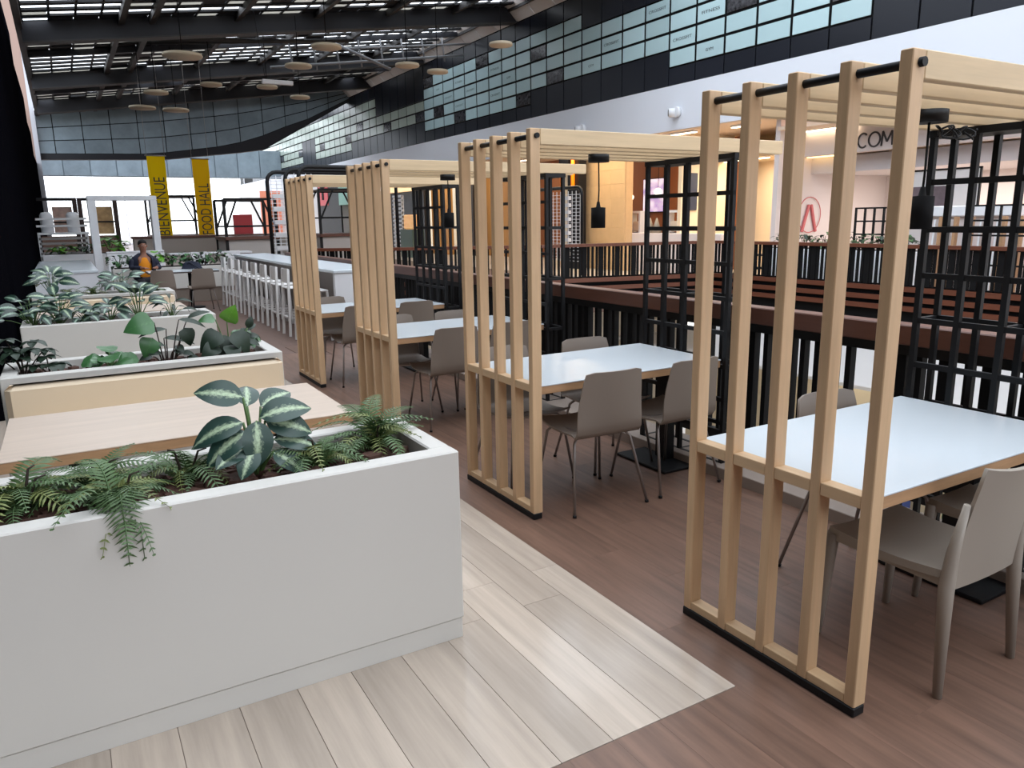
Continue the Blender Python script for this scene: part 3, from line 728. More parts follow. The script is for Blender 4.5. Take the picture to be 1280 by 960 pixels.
# ------------------------------------------------------------------ chairs
def metal_chair(label, loc, rz, group):
    t = thing('dining_chair', label, 'chair', loc, rz, group)
    P = []
    for v in range(15):
        s = v/14.0
        if s < .45:
            q = s/.45; y = .225-.40*q; z = .452-.018*math.sin(q*PI)+(.012 if q < .1 else 0)-.012*q; w = .205+.012*q
        elif s < .6:
            q = (s-.45)/.15; a = q*PI*.45; y = -.175-.055*math.sin(a); z = .440+.055*(1-math.cos(a)); w = .217
        else:
            q = (s-.6)/.4; y = -.230-.055*q; z = .487+.335*q; w = .217-.036*q**1.5
        row = []
        for u in range(9):
            k = -1+u/4.0; cz = .02*k*k if s < .5 else 0; cy = .035*k*k*(min(1, max(0, (s-.5)*4)))
            rz_ = -.012*max(0, abs(k)-.75)*4 if s > .97 else 0
            row.append((k*w, y+cy, z+cz+rz_))
        P.append(row)
    MB().shell(P, -.010).build('shell', TAUPE, t)
    for sx in (-1, 1):
        g = MB().tube([(sx*.12, .12, .432), (sx*.16, .15, .425), (sx*.185, .165, .40), (sx*.235, .225, .005)], .0085, 8).build('leg', STEEL, t); MB().tube([(sx*.234, .2235, .014), (sx*.2355, .2255, 0)], .0115, 8).build('foot_glide', BLACK, g)
        g = MB().tube([(sx*.12, -.10, .425), (sx*.165, -.13, .42), (sx*.19, -.15, .395), (sx*.25, -.25, .005)], .0085, 8).build('leg', STEEL, t); MB().tube([(sx*.248, -.247, .014), (sx*.2505, -.2505, 0)], .0115, 8).build('foot_glide', BLACK, g)
    mb = MB(); mb.bar((-.12, .12, .43), (-.12, -.10, .425), .018); mb.bar((.12, .12, .43), (.12, -.10, .425), .018); mb.bar((-.12, .0, .424), (.12, .0, .424), .018); mb.build('under_frame', STEEL, t)
    return t
def plastic_chair(label, loc, rz, group):
    t = thing('dining_chair', label, 'chair', loc, rz, group)
    P = []
    for v in range(9):
        q = v/8.0; P.append([(k*.215*(1+.02*q), .235-.46*q, .445+.012*k*k-.018*math.sin(q*PI)) for k in [-1+u/4.0 for u in range(9)]])
    MB().shell(P, -.028).build('seat', GREIGE, t)
    P = []
    for v in range(11):
        q = v/10.0; z = .385+.44*q; y = -.225-.045*q-.035*q*q; w = .205-.022*q
        P.append([(k*w, y+.030*(k*k-.4)*(.3+.7*q), z+(.018*(k*k-.5) if q > .95 else 0)) for k in [-1+u/4.0 for u in range(9)]])
    MB().shell(P, -.014).build('backrest', GREIGE, t)
    for sx in (-1, 1):
        mb = MB(); mb.tube([(sx*.205, .225, .43), (sx*.212, .235, .25), (sx*.222, .25, 0)], [.026, .022, .015], 8); mb.build('leg', GREIGE, t)
        mb = MB(); mb.tube([(sx*.196, -.255, .70), (sx*.207, -.232, .52), (sx*.215, -.228, .40), (sx*.235, -.25, 0)], [.012, .022, .027, .016], 8); mb.build('leg', GREIGE, t)
    mb = MB(); mb.bar((-.2, .21, .42), (.2, .21, .42), .03); mb.bar((-.2, .21, .42), (-.2, -.22, .41), .03); mb.bar((.2, .21, .42), (.2, -.22, .41), .03); mb.build('apron', GREIGE, t)
    return t
G1 = 'taupe chairs at the booth tables'
pc = plastic_chair('greige one piece plastic chair at the near side of the nearest booth table', (2.655, 1.52, 0), 0, G1)
dup(pc, (3.27, 1.50, 0), R(3), 'greige plastic chair cut by the right picture edge, nearest booth table')
mc = metal_chair('taupe shell chair with its back to us at the second booth table, beside the arch', (2.545, 3.49, 0), R(-3), G1)
CH = [(3.13, 3.49, 2, 'taupe shell chair with its back to us at the second booth table, nearer the trellis'),
      (2.42, 4.02, 181, 'taupe shell chair facing us across the second booth table, seen through the slats'),
      (3.05, 3.99, 178, 'taupe shell chair facing us at the second booth table, back top over the table edge'),
      (3.0, 1.985, 177, 'taupe shell chair facing us at the nearest booth table, back top over the table edge'),
      (2.58, 5.56, 1, 'taupe shell chair with its back to us at the third booth table, beside the arch'),
      (3.12, 5.57, -2, 'taupe shell chair with its back to us at the third booth table, nearer the trellis'),
      (2.45, 6.06, 180, 'taupe shell chair facing us across the third booth table, beside the arch'),
      (3.05, 6.05, 182, 'taupe shell chair facing us at the third booth table, nearer the trellis'),
      (2.52, 7.55, 0, 'taupe shell chair with its back to us at the farthest booth table, beside the arch'),
      (3.1, 7.56, 2, 'taupe shell chair with its back to us at the farthest booth table, nearer the trellis'),
      (2.48, 8.08, 180, 'taupe shell chair facing us across the farthest booth table, beside the arch'),
      (3.05, 8.05, 180, 'taupe shell chair facing us at the farthest booth table, nearer the trellis')]
for x, y, a, lab in CH: dup(mc, (x, y, 0), R(a), lab)
dup(mc, (1.52, 15.62, 0), R(-4), 'taupe chair with its back to us in front of the seated man', 'taupe chairs at the tables in the distance')
dup(mc, (2.19, 15.6, 0), R(3), 'taupe chair with its back to us, right of the one before the seated man', 'taupe chairs at the tables in the distance')
dup(mc, (.75, 18.6, 0), R(80), 'taupe chair at the right side of the long white counter block', 'taupe chairs at the tables in the distance')

# ------------------------------------------------------------------ bar and stools
t = thing('bar_counter', 'long white bar counter with stools, against the timber balustrade', 'counter', (0, 0, 0))
MB().box(3.10, 10.1, .955, 3.80, 17.1, 1.0, .008).build('top', TABLEW, t)
MB().box(3.12, 10.12, 0.0, 3.78, 10.2, .955, .004).build('end_panel', WHITE2, t); MB().box(3.12, 17.0, 0.0, 3.78, 17.08, .955, .004).build('end_panel', WHITE2, t)
MB().box(3.62, 10.2, .07, 3.68, 17.0, .955).build('back_panel', M('grey_panel', (176, 170, 166), .5), t)
s0 = thing('bar_stool', 'x', 'stool', (0, 0, 0), 0, 'white bar stools along the counter')
WS = M('white_stool', (228, 226, 224), .4)
MB().box(-.19, -.19, .69, .19, .19, .715, .01).build('seat', WS, s0)
for sx in (-1, 1):
    MB().bar((.17, sx*.17, .69), (.20, sx*.19, 0), .032).build('leg', WS, s0)
    MB().bar((-.17, sx*.17, .98), (-.21, sx*.19, 0), .034).build('leg', WS, s0)
mb = MB(); mb.bar((-.19, -.18, .27), (-.19, .18, .27), .024); mb.bar((.19, -.18, .27), (.19, .18, .27), .024); mb.bar((-.19, -.18, .27), (.19, -.18, .27), .024); mb.bar((-.19, .18, .27), (.19, .18, .27), .024); mb.build('foot_ring', WS, s0)
P = [[(-.165-.02*(1-k*k)+.0, k*.175, z) for k in [-1+u/3.0 for u in range(7)]] for z in (.78, .86, .94, .985)]
MB().shell(P, .012).build('backrest', WS, s0)
sn = ['ninth', 'eighth', 'seventh', 'sixth', 'fifth', 'fourth', 'third', 'second', 'first']
for i in range(9):
    y = 10.62+.715*i
    lab = 'white bar stool at the counter, nearest of the row, between the far booth arches' if i == 0 else 'white bar stool at the long counter, %s from its far end' % ['ninth','eighth','seventh','sixth','fifth','fourth','third','second','first'][i]
    if i == 0: s0.location = (2.93, y, 0); s0['label'] = lab
    else: dup(s0, (2.93, y, 0), 0, lab)

# ------------------------------------------------------------------ planters with benches
def planter(label, y0, x0=-.42, x1=1.205, d=.60, h=.783):
    t = thing('planter_box', label, 'planter', ((x0+x1)/2, y0, 0)); w = (x1-x0)/2; th = .085
    mb = MB()
    mb.box(-w, 0, .085, w, th, h, .006); mb.box(-w, d-th, .085, w, d, h, .006); mb.box(-w, th, .085, -w+th, d-th, h, .006); mb.box(w-th, th, .085, w, d-th, h, .006)
    mb.build('walls', WHITE, t)
    MB().box(-w+.006, .006, 0, w-.006, d-.006, .0835, .001).build('plinth', WHITE, t)
    MB().box(-w+th, th, .1, w-th, d-th, h-.075).build('soil', SOIL, t)
    return t
def bench(label, y0, x0=-.40, x1=1.19, face=1):
    """upholstered bench; face=+1 looks to +Y"""
    t = thing('upholstered_bench', label, 'bench', ((x0+x1)/2, y0, 0), 0 if face > 0 else PI); w = (x1-x0)/2
    MB().box(-w, .0, .05, w, .44, .36, .008).build('base', WHITE, t); MB().box(-w, .0, .36, w, .46, .455, .03).build('seat_pad', CREAM, t)
    MB().box(-w, -.075, .36, w, .0, .745, .03).build('back_pad', CREAM, t)
    return t
BL = ['large white planter box in the foreground with ferns', 'white planter box behind the wooden table, with green leafy plants', 'third white planter box from the front, with silver leaved plants', 'fourth white planter box, cream bench back on its near side']
planter(BL[0], 2.484); planter(BL[1], 5.20); planter(BL[2], 7.84); planter(BL[3], 10.98)
b_ = thing('upholstered_bench', 'cream bench on the back of the foreground planter', 'bench', (.39, 3.085, 0))
MB().box(-.8, .0, .05, .8, .34, .36, .008).build('base', WHITE, b_); MB().box(-.8, .0, .36, .8, .36, .455, .03).build('seat_pad', CREAM, b_)
bench('cream bench with upholstered back against the second planter, facing us', 5.125, face=-1)
b_ = thing('upholstered_bench', 'cream bench on the back of the third planter', 'bench', (.39, 8.445, 0))
MB().box(-.8, .0, .05, .8, .34, .36, .008).build('base', WHITE, b_); MB().box(-.8, .0, .36, .8, .36, .455, .03).build('seat_pad', CREAM, b_)
bench('cream bench with upholstered back against the fourth planter, facing us', 10.90, face=-1)
for lab, y in (('pale oak table with wooden edge between the foreground planter and the cream bench', 3.40), ('pale oak table behind the third planter, mostly hidden by its plants', 8.80)):
    t = thing('oak_table', lab, 'table', (.39, y, 0))
    MB().box(-.715, 0, .748, .705, .80, .754, .002).build('top', PINKW, t); MB().box(-.713, .002, .705, .703, .798, .748, .002).build('edge', PLY, t)
    for sx in (-.45, .45):
        MB().box(sx-.04, .36, .02, sx+.04, .44, .705).build('leg', BLACK, t); MB().box(sx-.2, .2, 0, sx+.2, .6, .02, .004).build('foot', BLACK, t)
# bark
def bark(x0, x1, y0, y1, z, n, label, rs):
    mb = MB()
    for i in range(n):
        x, y, r = rs.uniform(x0, x1), rs.uniform(y0, y1), rs.uniform(.018, .045)
        a = rs.uniform(0, PI); hz = rs.uniform(.4, .8)*r; zz = z+rs.uniform(0, .02)
        vs = []
        for k in range(6):
            t_ = a+2*PI*k/6; q = r*rs.uniform(.7, 1.2); vs.append((x+q*math.cos(t_)*1.3, y+q*math.sin(t_), zz-.01))
        for k in range(6):
            t_ = a+2*PI*k/6; q = r*rs.uniform(.45, .85); vs.append((x+q*math.cos(t_)*1.3, y+q*math.sin(t_), zz+hz+rs.uniform(-.006, .006)))
        mb._add(vs, [tuple(reversed(range(6))), tuple(range(6, 12))]+[(k, (k+1) % 6, 6+(k+1) % 6, 6+k) for k in range(6)])
    o = mb.build('bark_mulch', BARK); tag(o, label, 'mulch', kind='stuff')
rb = random.Random(5)
bark(-.33, 1.09, 2.60, 2.97, .708, 420, 'brown bark chips covering the soil of the foreground planter', rb)
bark(-.33, 1.09, 5.32, 5.68, .708, 200, 'brown bark chips in the second planter', rb)
bark(-.33, 1.09, 7.96, 8.32, .708, 160, 'brown bark chips in the third planter', rb)
bark(-.33, 1.09, 11.1, 11.46, .708, 140, 'brown bark chips in the fourth planter', rb)
# ------------------------------------------------------------------ plants
def leaf_mesh(Ln, W, droop=.5, fold=.25, shape='oval', mat=None, name='leaf', n=8, wave=0):
    """blade along +Y from the origin, +Z up; U runs across, V along"""
    mb = MB(); mb.uv = {}
    P = []
    for i in range(n+1):
        v = i/n
        if shape == 'oval': w = W*math.sin(PI*min(1, max(0, v**.8)))**.75
        elif shape == 'heart': w = W*(math.sin(PI*v**.55))**.8
        elif shape == 'round': w = W*math.sqrt(max(0, 1-(2*v-1)**2))
        else: w = W*math.sin(PI*v**.9)
        w = max(w, .0015)
        ang = droop*v; y = Ln*v*math.cos(ang*.6); z = -Ln*droop*.5*v*v + (.06*Ln*math.sin(PI*v))
        P.append([(k*w/1, y, z+fold*w*abs(k)*(1 if abs(k) < .8 else .8)+wave*math.sin(v*14+k*2)*w*.25) for k in (-1, -.5, 0, .5, 1)])
    mb.grid(P)
    for i in range(n+1):
        for j in range(5): mb.uv[i*5+j] = (j/4.0, i/n)
    return mb.mesh(name, mat)
def petiole(parent, a, b, r=.005, mat=None, nm='stem', sag=.0):
    a, b = Vector(a), Vector(b); m_ = (a+b)/2+Vector((0, 0, sag))
    return MB().tube([a, (a+m_)/2+Vector((0, 0, sag*.3)), m_, (m_+b)/2+Vector((0, 0, sag*.3)), b], [r*1.2, r*1.1, r, r*.9, r*.8], 6).build(nm, mat or PETI, parent)
def set_leaf(parent, me, p, az, pitch, roll=0, s=1.0):
    o = put('leaf', me, parent, p); 
    o.rotation_mode = 'XYZ'
    o.matrix_local = Matrix.Translation(p) @ Matrix.Rotation(az, 4, 'Z') @ Matrix.Rotation(pitch, 4, 'X') @ Matrix.Rotation(roll, 4, 'Y') @ Matrix.Scale(s, 4)
    return o
def aim_leaf(parent, me, p, d, nrm=(0, -.55, 1), s=1.0):
    d = Vector(d).normalized(); n = Vector(nrm); n = (n-d*n.dot(d)).normalized(); x = d.cross(n)
    o = put('leaf', me, parent); M4 = Matrix(((x.x, d.x, n.x, 0), (x.y, d.y, n.y, 0), (x.z, d.z, n.z, 0), (0, 0, 0, 1)))
    o.matrix_local = Matrix.Translation(p) @ M4 @ Matrix.Scale(s, 4); return o
LD = leaf_mesh(.19, .052, .5, .12, 'oval', DIEF); LDs = leaf_mesh(.17, .046, .6, .14, 'oval', DIEF2)
LH = leaf_mesh(.17, .065, .8, .18, 'heart', DARKL); LG = leaf_mesh(.13, .06, .5, .15, 'heart', GREENL); LB = leaf_mesh(.12, .055, .3, .25, 'heart', BRIGHT)
LN = leaf_mesh(.16, .018, .9, .15, 'oval', DARKL); LSM = leaf_mesh(.085, .028, .5, .2, 'oval', GREENL); LSD = leaf_mesh(.085, .028, .5, .2, 'oval', DARKL)
LR = leaf_mesh(.12, .062, .6, .05, 'round', GREENL, wave=.35)
def rosette(name, label, cat, loc, me, n, h, spread, rs, group=None, s=(.8, 1.2), mat=None, pitch=(.1, .7), az0=0, arc=2*PI):
    """leaves on petioles that rise from one crown"""
    t = thing(name, label, cat, loc, 0, group)
    for i in range(n):
        az = az0+arc*(i+.5*rs.random())/n; q = (i*7 % n)/n
        rad = spread*(.35+.65*q)*rs.uniform(.8, 1.1); hh = h*(1.0-.55*q)*rs.uniform(.85, 1.1)
        p = Vector((-math.sin(az)*rad, math.cos(az)*rad, hh))
        petiole(t, (0, 0, 0), p, .004, mat, 'stem', .02)
        pt = rs.uniform(*pitch)-q*.6; aim_leaf(t, me, p, (-math.sin(az)*math.cos(pt), math.cos(az)*math.cos(pt), math.sin(pt)), (rs.uniform(-.3, .3), rs.uniform(-1.1, -.3), 1), rs.uniform(*s))
    return t
# frond of a fern: a rachis with rows of leaflets
def frond_mesh(Ln, W, arch, mat, n=22, seed=0):
    rs = random.Random(seed); mb = MB(); path = []
    for i in range(n+1):
        v = i/n; path.append(Vector((0, Ln*(v-.12*arch*v*v), Ln*(.55*arch*v*(1-v)*1.4-.38*arch*v*v*v))))
    mb.tube(path, [.0028*(1-.8*i/n)+.0006 for i in range(n+1)], 4, caps=False)
    for i in range(2, n+1):
        v = i/n; w = W*(math.sin(PI*min(1, v*.85+.12)))**.7*(1-.25*v)
        d = (path[i]-path[i-1]).normalized()
        for sx in (-1, 1):
            a = path[i]; tip = a+Vector((sx*w, 0, 0))+d*w*.45+Vector((0, 0, -.22*w+rs.uniform(-.006, .006)))
            m_ = (a+tip)/2+Vector((0, 0, .08*w)); hw = d*(Ln/n)*.40
            mb._add([a-hw*.5, a+hw*.7, m_+hw, tip, m_-hw*.7], [(0, 1, 2, 4), (4, 2, 3)] if sx > 0 else [(4, 2, 1, 0), (3, 2, 4)])
    return mb.mesh('frond', mat)
FR = [frond_mesh(.30, .055, 1.0, FERN, 22, 1), frond_mesh(.26, .050, .7, FERN, 20, 2), frond_mesh(.24, .048, 1.3, FERN2, 20, 3), frond_mesh(.32, .058, 1.5, FERN, 24, 4)]
DROOP = frond_mesh(.25, .070, 1.7, FERN, 22, 5)
def fern(label, loc, n, rs, s=1.0, pitch=(.15, .9), stems=2, azs=None, mixed=None):
    t = thing('potted_fern', label, 'fern', loc)
    for i in range(n):
        az = azs[i] if azs else 2*PI*(i+rs.uniform(-.3, .3))/n
        me = FR[(i*5+1) % 3]; sc = s*rs.uniform(.75, 1.1)
        o = put('frond', me, t)
        p = Vector((rs.uniform(-.02, .02), rs.uniform(-.02, .02), .01))
        o.matrix_local = Matrix.Translation(p) @ Matrix.Rotation(az, 4, 'Z') @ Matrix.Rotation(rs.uniform(*pitch), 4, 'X') @ Matrix.Rotation(rs.uniform(-.3, .3), 4, 'Y') @ Matrix.Scale(sc, 4)
    for i in range(stems):
        a = rs.uniform(0, 2*PI); h = rs.uniform(.10, .17); q = Vector((math.cos(a)*.05, math.sin(a)*.03, 0))
        MB().tube([(q.x*.3, q.y*.3, 0), (q.x*.6, q.y*.6, h*.6), (q.x, q.y, h), (q.x*1.6, q.y*1.4, h*1.06)], [.006, .005, .004, .003], 6).build('old_stem', STEM, t)
    return t
rs = random.Random(21); SZ = .715
fern('dense fern at the left end of the foreground planter', (-.22, 2.78, SZ), 24, rs, 1.1, (.1, .95), 3)
fern('fern between the left end and the drooping fern of the foreground planter', (.0, 2.86, SZ), 20, rs, 1.0, (.15, .9), 2)
f3 = fern('fern drooping over the front rim of the foreground planter', (.05, 2.65, SZ), 18, rs, 1.0, (.05, .8), 1)
for az, pt, sc in ((PI+.05, -.35, 1.0), (PI-.3, -.25, .85), (PI+.35, -.2, .9), (PI-.1, -.5, .8)):
    o = put('frond', DROOP, f3); o.matrix_local = Matrix.Translation((0, -.03, .085)) @ Matrix.Rotation(az, 4, 'Z') @ Matrix.Rotation(pt, 4, 'X') @ Matrix.Scale(sc, 4)
fern('low olive fern left of the big variegated plant', (.28, 2.84, SZ), 18, rs, .95, (.05, .85), 2)
fern('fern right of the big variegated plant, by the front rim', (.74, 2.74, SZ), 17, rs, .92, (.1, .9), 1)
fern('fern near the right end of the foreground planter with a dark stem', (1.0, 2.84, SZ), 24, rs, 1.15, (.15, 1.0), 2)
# big variegated plant of the front planter
t = thing('dieffenbachia', 'big variegated plant with pale striped leaves in the foreground planter', 'plant', (.52, 2.78, SZ))
big = [leaf_mesh(.17, .055, .35, .10, 'oval', DIEF, n=10), leaf_mesh(.19, .052, .6, .14, 'oval', DIEF, n=10)]
for (x, y, z, d, nr, s, k) in ((-.03, -.01, .315, (-1, .1, .30), (.1, -1, .75), .98, 0), (-.04, -.02, .225, (-1, -.1, -.12), (0, -.7, 1), 1.0, 1), (-.03, -.04, .195, (-1, -.3, -.40), (-.2, -.8, 1), 1.0, 1),
        (.0, -.06, .235, (-.12, -.35, -1), (0, -1, .35), 1.0, 0), (.02, -.02, .235, (1, -.1, .25), (0, -.9, 1), 1.05, 1), (.04, -.01, .22, (1, -.25, -.30), (.2, -1, .8), 1.05, 0), (.04, .05, .26, (.9, .4, .3), (0, -.8, 1), .9, 0),
        (-.01, .04, .27, (.2, .8, .5), (0, -.9, 1), .8, 0), (.06, -.03, .15, (1, -.2, -.15), (.1, -.8, 1), .95, 1), (-.05, -.04, .13, (-.8, -.6, -.1), (-.2, -.7, 1), .8, 0), (.05, -.06, .11, (.7, -.6, -.5), (.3, -.9, .8), .8, 0),
        (-.06, .05, .16, (-1, .3, .0), (0, -.6, 1), .9, 1), (.07, .06, .17, (.9, .5, .0), (0, -.6, 1), .9, 1), (-.02, -.07, .14, (-.5, -.6, -.6), (-.2, -1, .6), .75, 0)):
    petiole(t, (0, 0, 0), (x, y, z), .0055, PETI, 'stem', .01); aim_leaf(t, big[k], Vector((x, y, z)), d, nr, s)
# second planter
z2 = .715
def umbrella_plant(label, loc, rs, n=7, h=.16, me=None, sp=.16):
    t = thing('umbrella_plant', label, 'plant', loc)
    for i in range(n):
        az = 2*PI*i/n+rs.uniform(-.3, .3); p = Vector((math.cos(az)*sp*rs.uniform(.4, 1), math.sin(az)*sp*.6*rs.uniform(.4, 1), h*rs.uniform(.6, 1.15)))
        petiole(t, (0, 0, 0), p, .004, STEM, 'stem', .02)
        for k in range(6): set_leaf(t, me, p, az+2*PI*k/6, rs.uniform(-.35, .1), 0, rs.uniform(.8, 1.15))
    return t
umbrella_plant('umbrella plant with fingered leaves at the left end of the second planter', (-.31, 5.50, z2), rs, 9, .22, LSD, .15)
umbrella_plant('small sprig of fingered dark leaves right of the umbrella plant, second planter', (-.17, 5.44, z2), rs, 4, .12, LSD, .10)
t = rosette('round_leaf_plant', 'low plant with bright round leaves in the middle of the second planter', 'plant', (.17, 5.42, z2), LR, 9, .12, .06, rs)
t = thing('flamingo_plant', 'tall plant with arching stems and hanging leaves, second planter', 'plant', (.50, 5.45, z2))
LNb = leaf_mesh(.20, .026, .5, .1, 'oval', DARKL)
for (x, z, d, nr, s, me) in ((-.05, .30, (-1, -.2, -.1), (0, -1, .8), 1.5, LG), (-.07, .20, (-.5, -.3, -.9), (0, -1, .3), 1.1, LG), (.10, .31, (1, -.1, -.2), (0, -.7, 1), .9, LNb), (.02, .25, (-1, -.1, -.05), (0, -.7, 1), .9, LNb), (.0, .19, (1, -.2, -.1), (0, -.7, 1), 1.0, LNb), (.13, .25, (.25, -.3, -1), (0, -1, .2), .8, LH), (.16, .31, (.8, 0, .3), (0, -.9, 1), .8, LNb),
        (.05, .1, (.8, -.4, -.1), (0, -.8, 1), .9, LSD), (-.03, .1, (-.8, -.4, .1), (0, -.8, 1), 1.0, LSD), (.07, .13, (.3, -.6, -.2), (0, -1, .8), 1.0, LSD), (-.08, .07, (-1, -.2, 0), (0, -.8, 1), 1.0, LSD), (.10, .08, (1, -.2, 0), (0, -.8, 1), .9, LSD), (.0, .14, (-.2, -.6, .2), (0, -1, .8), 1.0, LSD), (.13, .05, (1, -.4, 0), (0, -.8, 1), .9, LSD)):
    y = rs.uniform(-.03, .03); petiole(t, (x*.3, 0, 0), (x, y, z), .004, STEM, 'stem', .02); aim_leaf(t, me, Vector((x, y, z)), d, nr, s)
t = thing('arrowhead_plant', 'dark green heart leaved plant with one bright leaf, right end of second planter', 'plant', (.90, 5.42, z2))
for (x, y, z, d, nr, s, me) in ((-.05, -.03, .20, (-.9, -.3, -.45), (-.3, -1, .7), 1.15, LH), (.02, -.05, .20, (.6, -.5, -.7), (.3, -1, .6), 1.15, LH), (-.02, .0, .18, (-.3, -.6, -.75), (0, -1, .4), 1.0, LH), (.07, .03, .17, (1, 0, -.2), (0, -.8, 1), 1.0, LH), (.0, 0, .27, (.25, -.3, .55), (0, -1, .35), 1.15, LB), (-.07, .02, .29, (-.9, 0, .1), (0, -.6, 1), .9, LG), (.0, -.07, .12, (0, -.8, -.5), (0, -1, .8), .9, LH), (-.08, -.05, .12, (-.8, -.5, -.3), (0, -1, .8), .9, LH), (.13, .02, .2, (.7, .2, .5), (0, -.8, 1), 1.0, LSD), (.13, -.02, .22, (.3, -.2, .8), (0, -1, .5), 1.0, LSD), (.14, .04, .15, (1, .1, .1), (0, -.8, 1), 1.0, LSD), (.12, -.03, .13, (.8, -.4, -.2), (0, -.8, 1), 1.0, LSD)):
    petiole(t, (0, 0, 0), (x, y, z), .0045, PETI, 'stem', .01); aim_leaf(t, me, Vector((x, y, z)), d, nr, s)
umbrella_plant('bushy small leaved plant at the very right end of the second planter', (1.03, 5.50, z2), rs, 6, .19, LSM, .05)
# third planter
for k, (x, y, h, sp, n, me, lab) in enumerate(((-.33, 8.12, .27, .20, 18, LDs, 'silver leaved plant at the left end of the third planter'), (-.12, 8.16, .30, .18, 19, LD, 'taller silver striped plant, second in the third planter'), (.10, 8.12, .18, .16, 15, LDs, 'low silver leaved plant, third in the third planter'), (.30, 8.15, .20, .15, 11, LDs, 'low silver leaved plant in the middle of the third planter'), (.55, 8.14, .30, .17, 14, LD, 'striped plant right of the middle of the third planter'))):
    rosette('dieffenbachia', lab, 'plant', (x, y, .715), me, n, h, sp, rs, 'silver plants in the third planter', (.72, 1.1))
rosette('grassy_plant', 'wispy narrow leaved plant at the right end of the third planter', 'plant', (.84, 8.12, .715), LN, 10, .20, .12, rs, None, (.8, 1.2))
# fourth planter
for k, (x, h, sp, n, me, lab) in enumerate(((-.20, .34, .16, 14, LD, 'striped plant at the left end of the fourth planter'), (.60, .31, .18, 16, LDs, 'tall striped plant right of the middle of the fourth planter'))):
    rosette('dieffenbachia', lab, 'plant', (x, 11.28, .715), me, n, h, sp, rs, 'striped plants in the fourth planter', (1.0, 1.4))
fern('pale green fern left of the middle of the fourth planter', (-.02, 11.28, .715), 12, rs, .95, (.2, 1.0), 0)
fern('pale green fern in the middle of the fourth planter', (.25, 11.28, .715), 12, rs, .95, (.2, 1.0), 0)
fern('low olive fern at the right end of the fourth planter', (.98, 11.28, .715), 12, rs, .9, (.2, 1.0), 0)

# ------------------------------------------------------------------ distance: white counter block, man's table, planters
t = thing('counter_block', 'long white solid counter block at the left in front of the black wall', 'counter', (0, 0, 0))
MB().box(-.60, 17.7, .70, .55, 23.3, .755, .008).build('top', TABLEW, t); MB().box(-.58, 17.72, 0, .53, 23.28, .70).build('body', WHITE2, t)
t = thing('dark_table', 'white topped table on a black pedestal in front of the seated man', 'table', (1.95, 16.35, 0))
MB().box(-.62, -.33, .735, .66, .33, .752, .003).build('top', TABLEW, t); MB().box(-.62, -.33, .71, .66, .33, .735).build('edge', M('dark_edge', (72, 62, 58), .5), t)
MB().tube([(.15, 0, .02), (.15, 0, .71)], .035, 10).build('pedestal', BLACK, t); MB().lathe([(.24, 0), (.24, .02), (.03, .03)], 18, (.15, 0, 0)).build('foot', BLACK, t)
t = thing('shoulder_bag', 'dark navy bag lying on the table beside the seated man', 'bag', (2.16, 16.38, .752))
P = [[(.20*math.cos(a)*(1-.25*v), .11*math.sin(a)*(1-.25*v), .02+.13*v-.02*math.cos(2*a)*v) for a in [2*PI*k/16 for k in range(16)]] for v in (0, .3, .6, .85, 1)]
mb = MB(); mb.grid(P, True, True); mb._add([p for p in P[0]], [tuple(reversed(range(16)))]); mb._add([p for p in P[-1]], [tuple(range(16))]); mb.build('body', M('navy_cloth', (30, 34, 52), .8), t)
MB().tube([(-.16, 0, .08), (-.05, -.1, .15), (.1, -.16, .03), (.22, -.2, .01)], .012, 6).build('strap', M('navy_strap', (24, 26, 40), .8), t)
mb = MB(); 
t = thing('planter_box', 'white planter box with shrubs behind the seated man and his table', 'planter', (1.9, 17.55, 0))
MB().box(-1.1, 0, .30, 1.25, .5, .76, .006).build('walls', WHITE, t); MB().box(-1.08, .03, 0, 1.23, .47, .30).build('plinth', TAUPE, t); MB().box(-1.05, .05, .75, 1.2, .45, .77).build('soil', SOIL, t)
def shrub(label, loc, rs, n=40, w=.22, h=.35, mats=(LSM, LSD), sc=(1.1, 1.7)):
    t = thing('leafy_shrub', label, 'shrub', loc)
    for i in range(5):
        a = 2*PI*i/5; petiole(t, (0, 0, 0), (math.cos(a)*w*.5, math.sin(a)*w*.4, h*.7), .006, STEM, 'stem', .02)
    for i in range(n):
        a = rs.uniform(0, 2*PI); q = math.sqrt(rs.random()); z = h*rs.uniform(.25, 1)*(1-.4*q)
        set_leaf(t, mats[rs.random() < .5], Vector((math.cos(a)*w*q, math.sin(a)*w*q*.8, z)), a-PI/2, rs.uniform(-.5, .5), 0, rs.uniform(*sc))
    return t
for k, lab in enumerate(('dark shrub left of the seated man in the planter behind him', 'shrub directly behind the seated man', 'yellow green shrub right of the seated man', 'second shrub right of the seated man', 'third shrub right of the seated man', 'fourth shrub right of the seated man', 'last shrub at the bar end of the planter behind the man')):
    shrub(lab, (.95+.335*k, 17.8, .765), rs, 46, .22, .36, (LSM, LSD) if k != 2 else (LSM, LB))
# planters farther back
t = thing('planter_box', 'low white planter farther back, left, behind the counter block', 'planter', (.35, 25.2, 0))
MB().box(-.9, 0, 0, 1.3, .6, .85, .01).build('walls', WHITE2, t); MB().box(-.85, .05, .84, 1.25, .55, .86).build('soil', SOIL, t)
shrub('bright green bush in the far left planter', (1.15, 25.5, .86), rs, 50, .40, .6, (LSM, LB), (1.8, 2.6)); shrub('dark low bush in the far left planter', (.55, 25.5, .86), rs, 40, .36, .34, (LSD, LSM), (1.6, 2.2)); shrub('low green bush at the left end of the far left planter', (-.02, 25.5, .86), rs, 34, .30, .30, (LSD, LB), (1.6, 2.2))
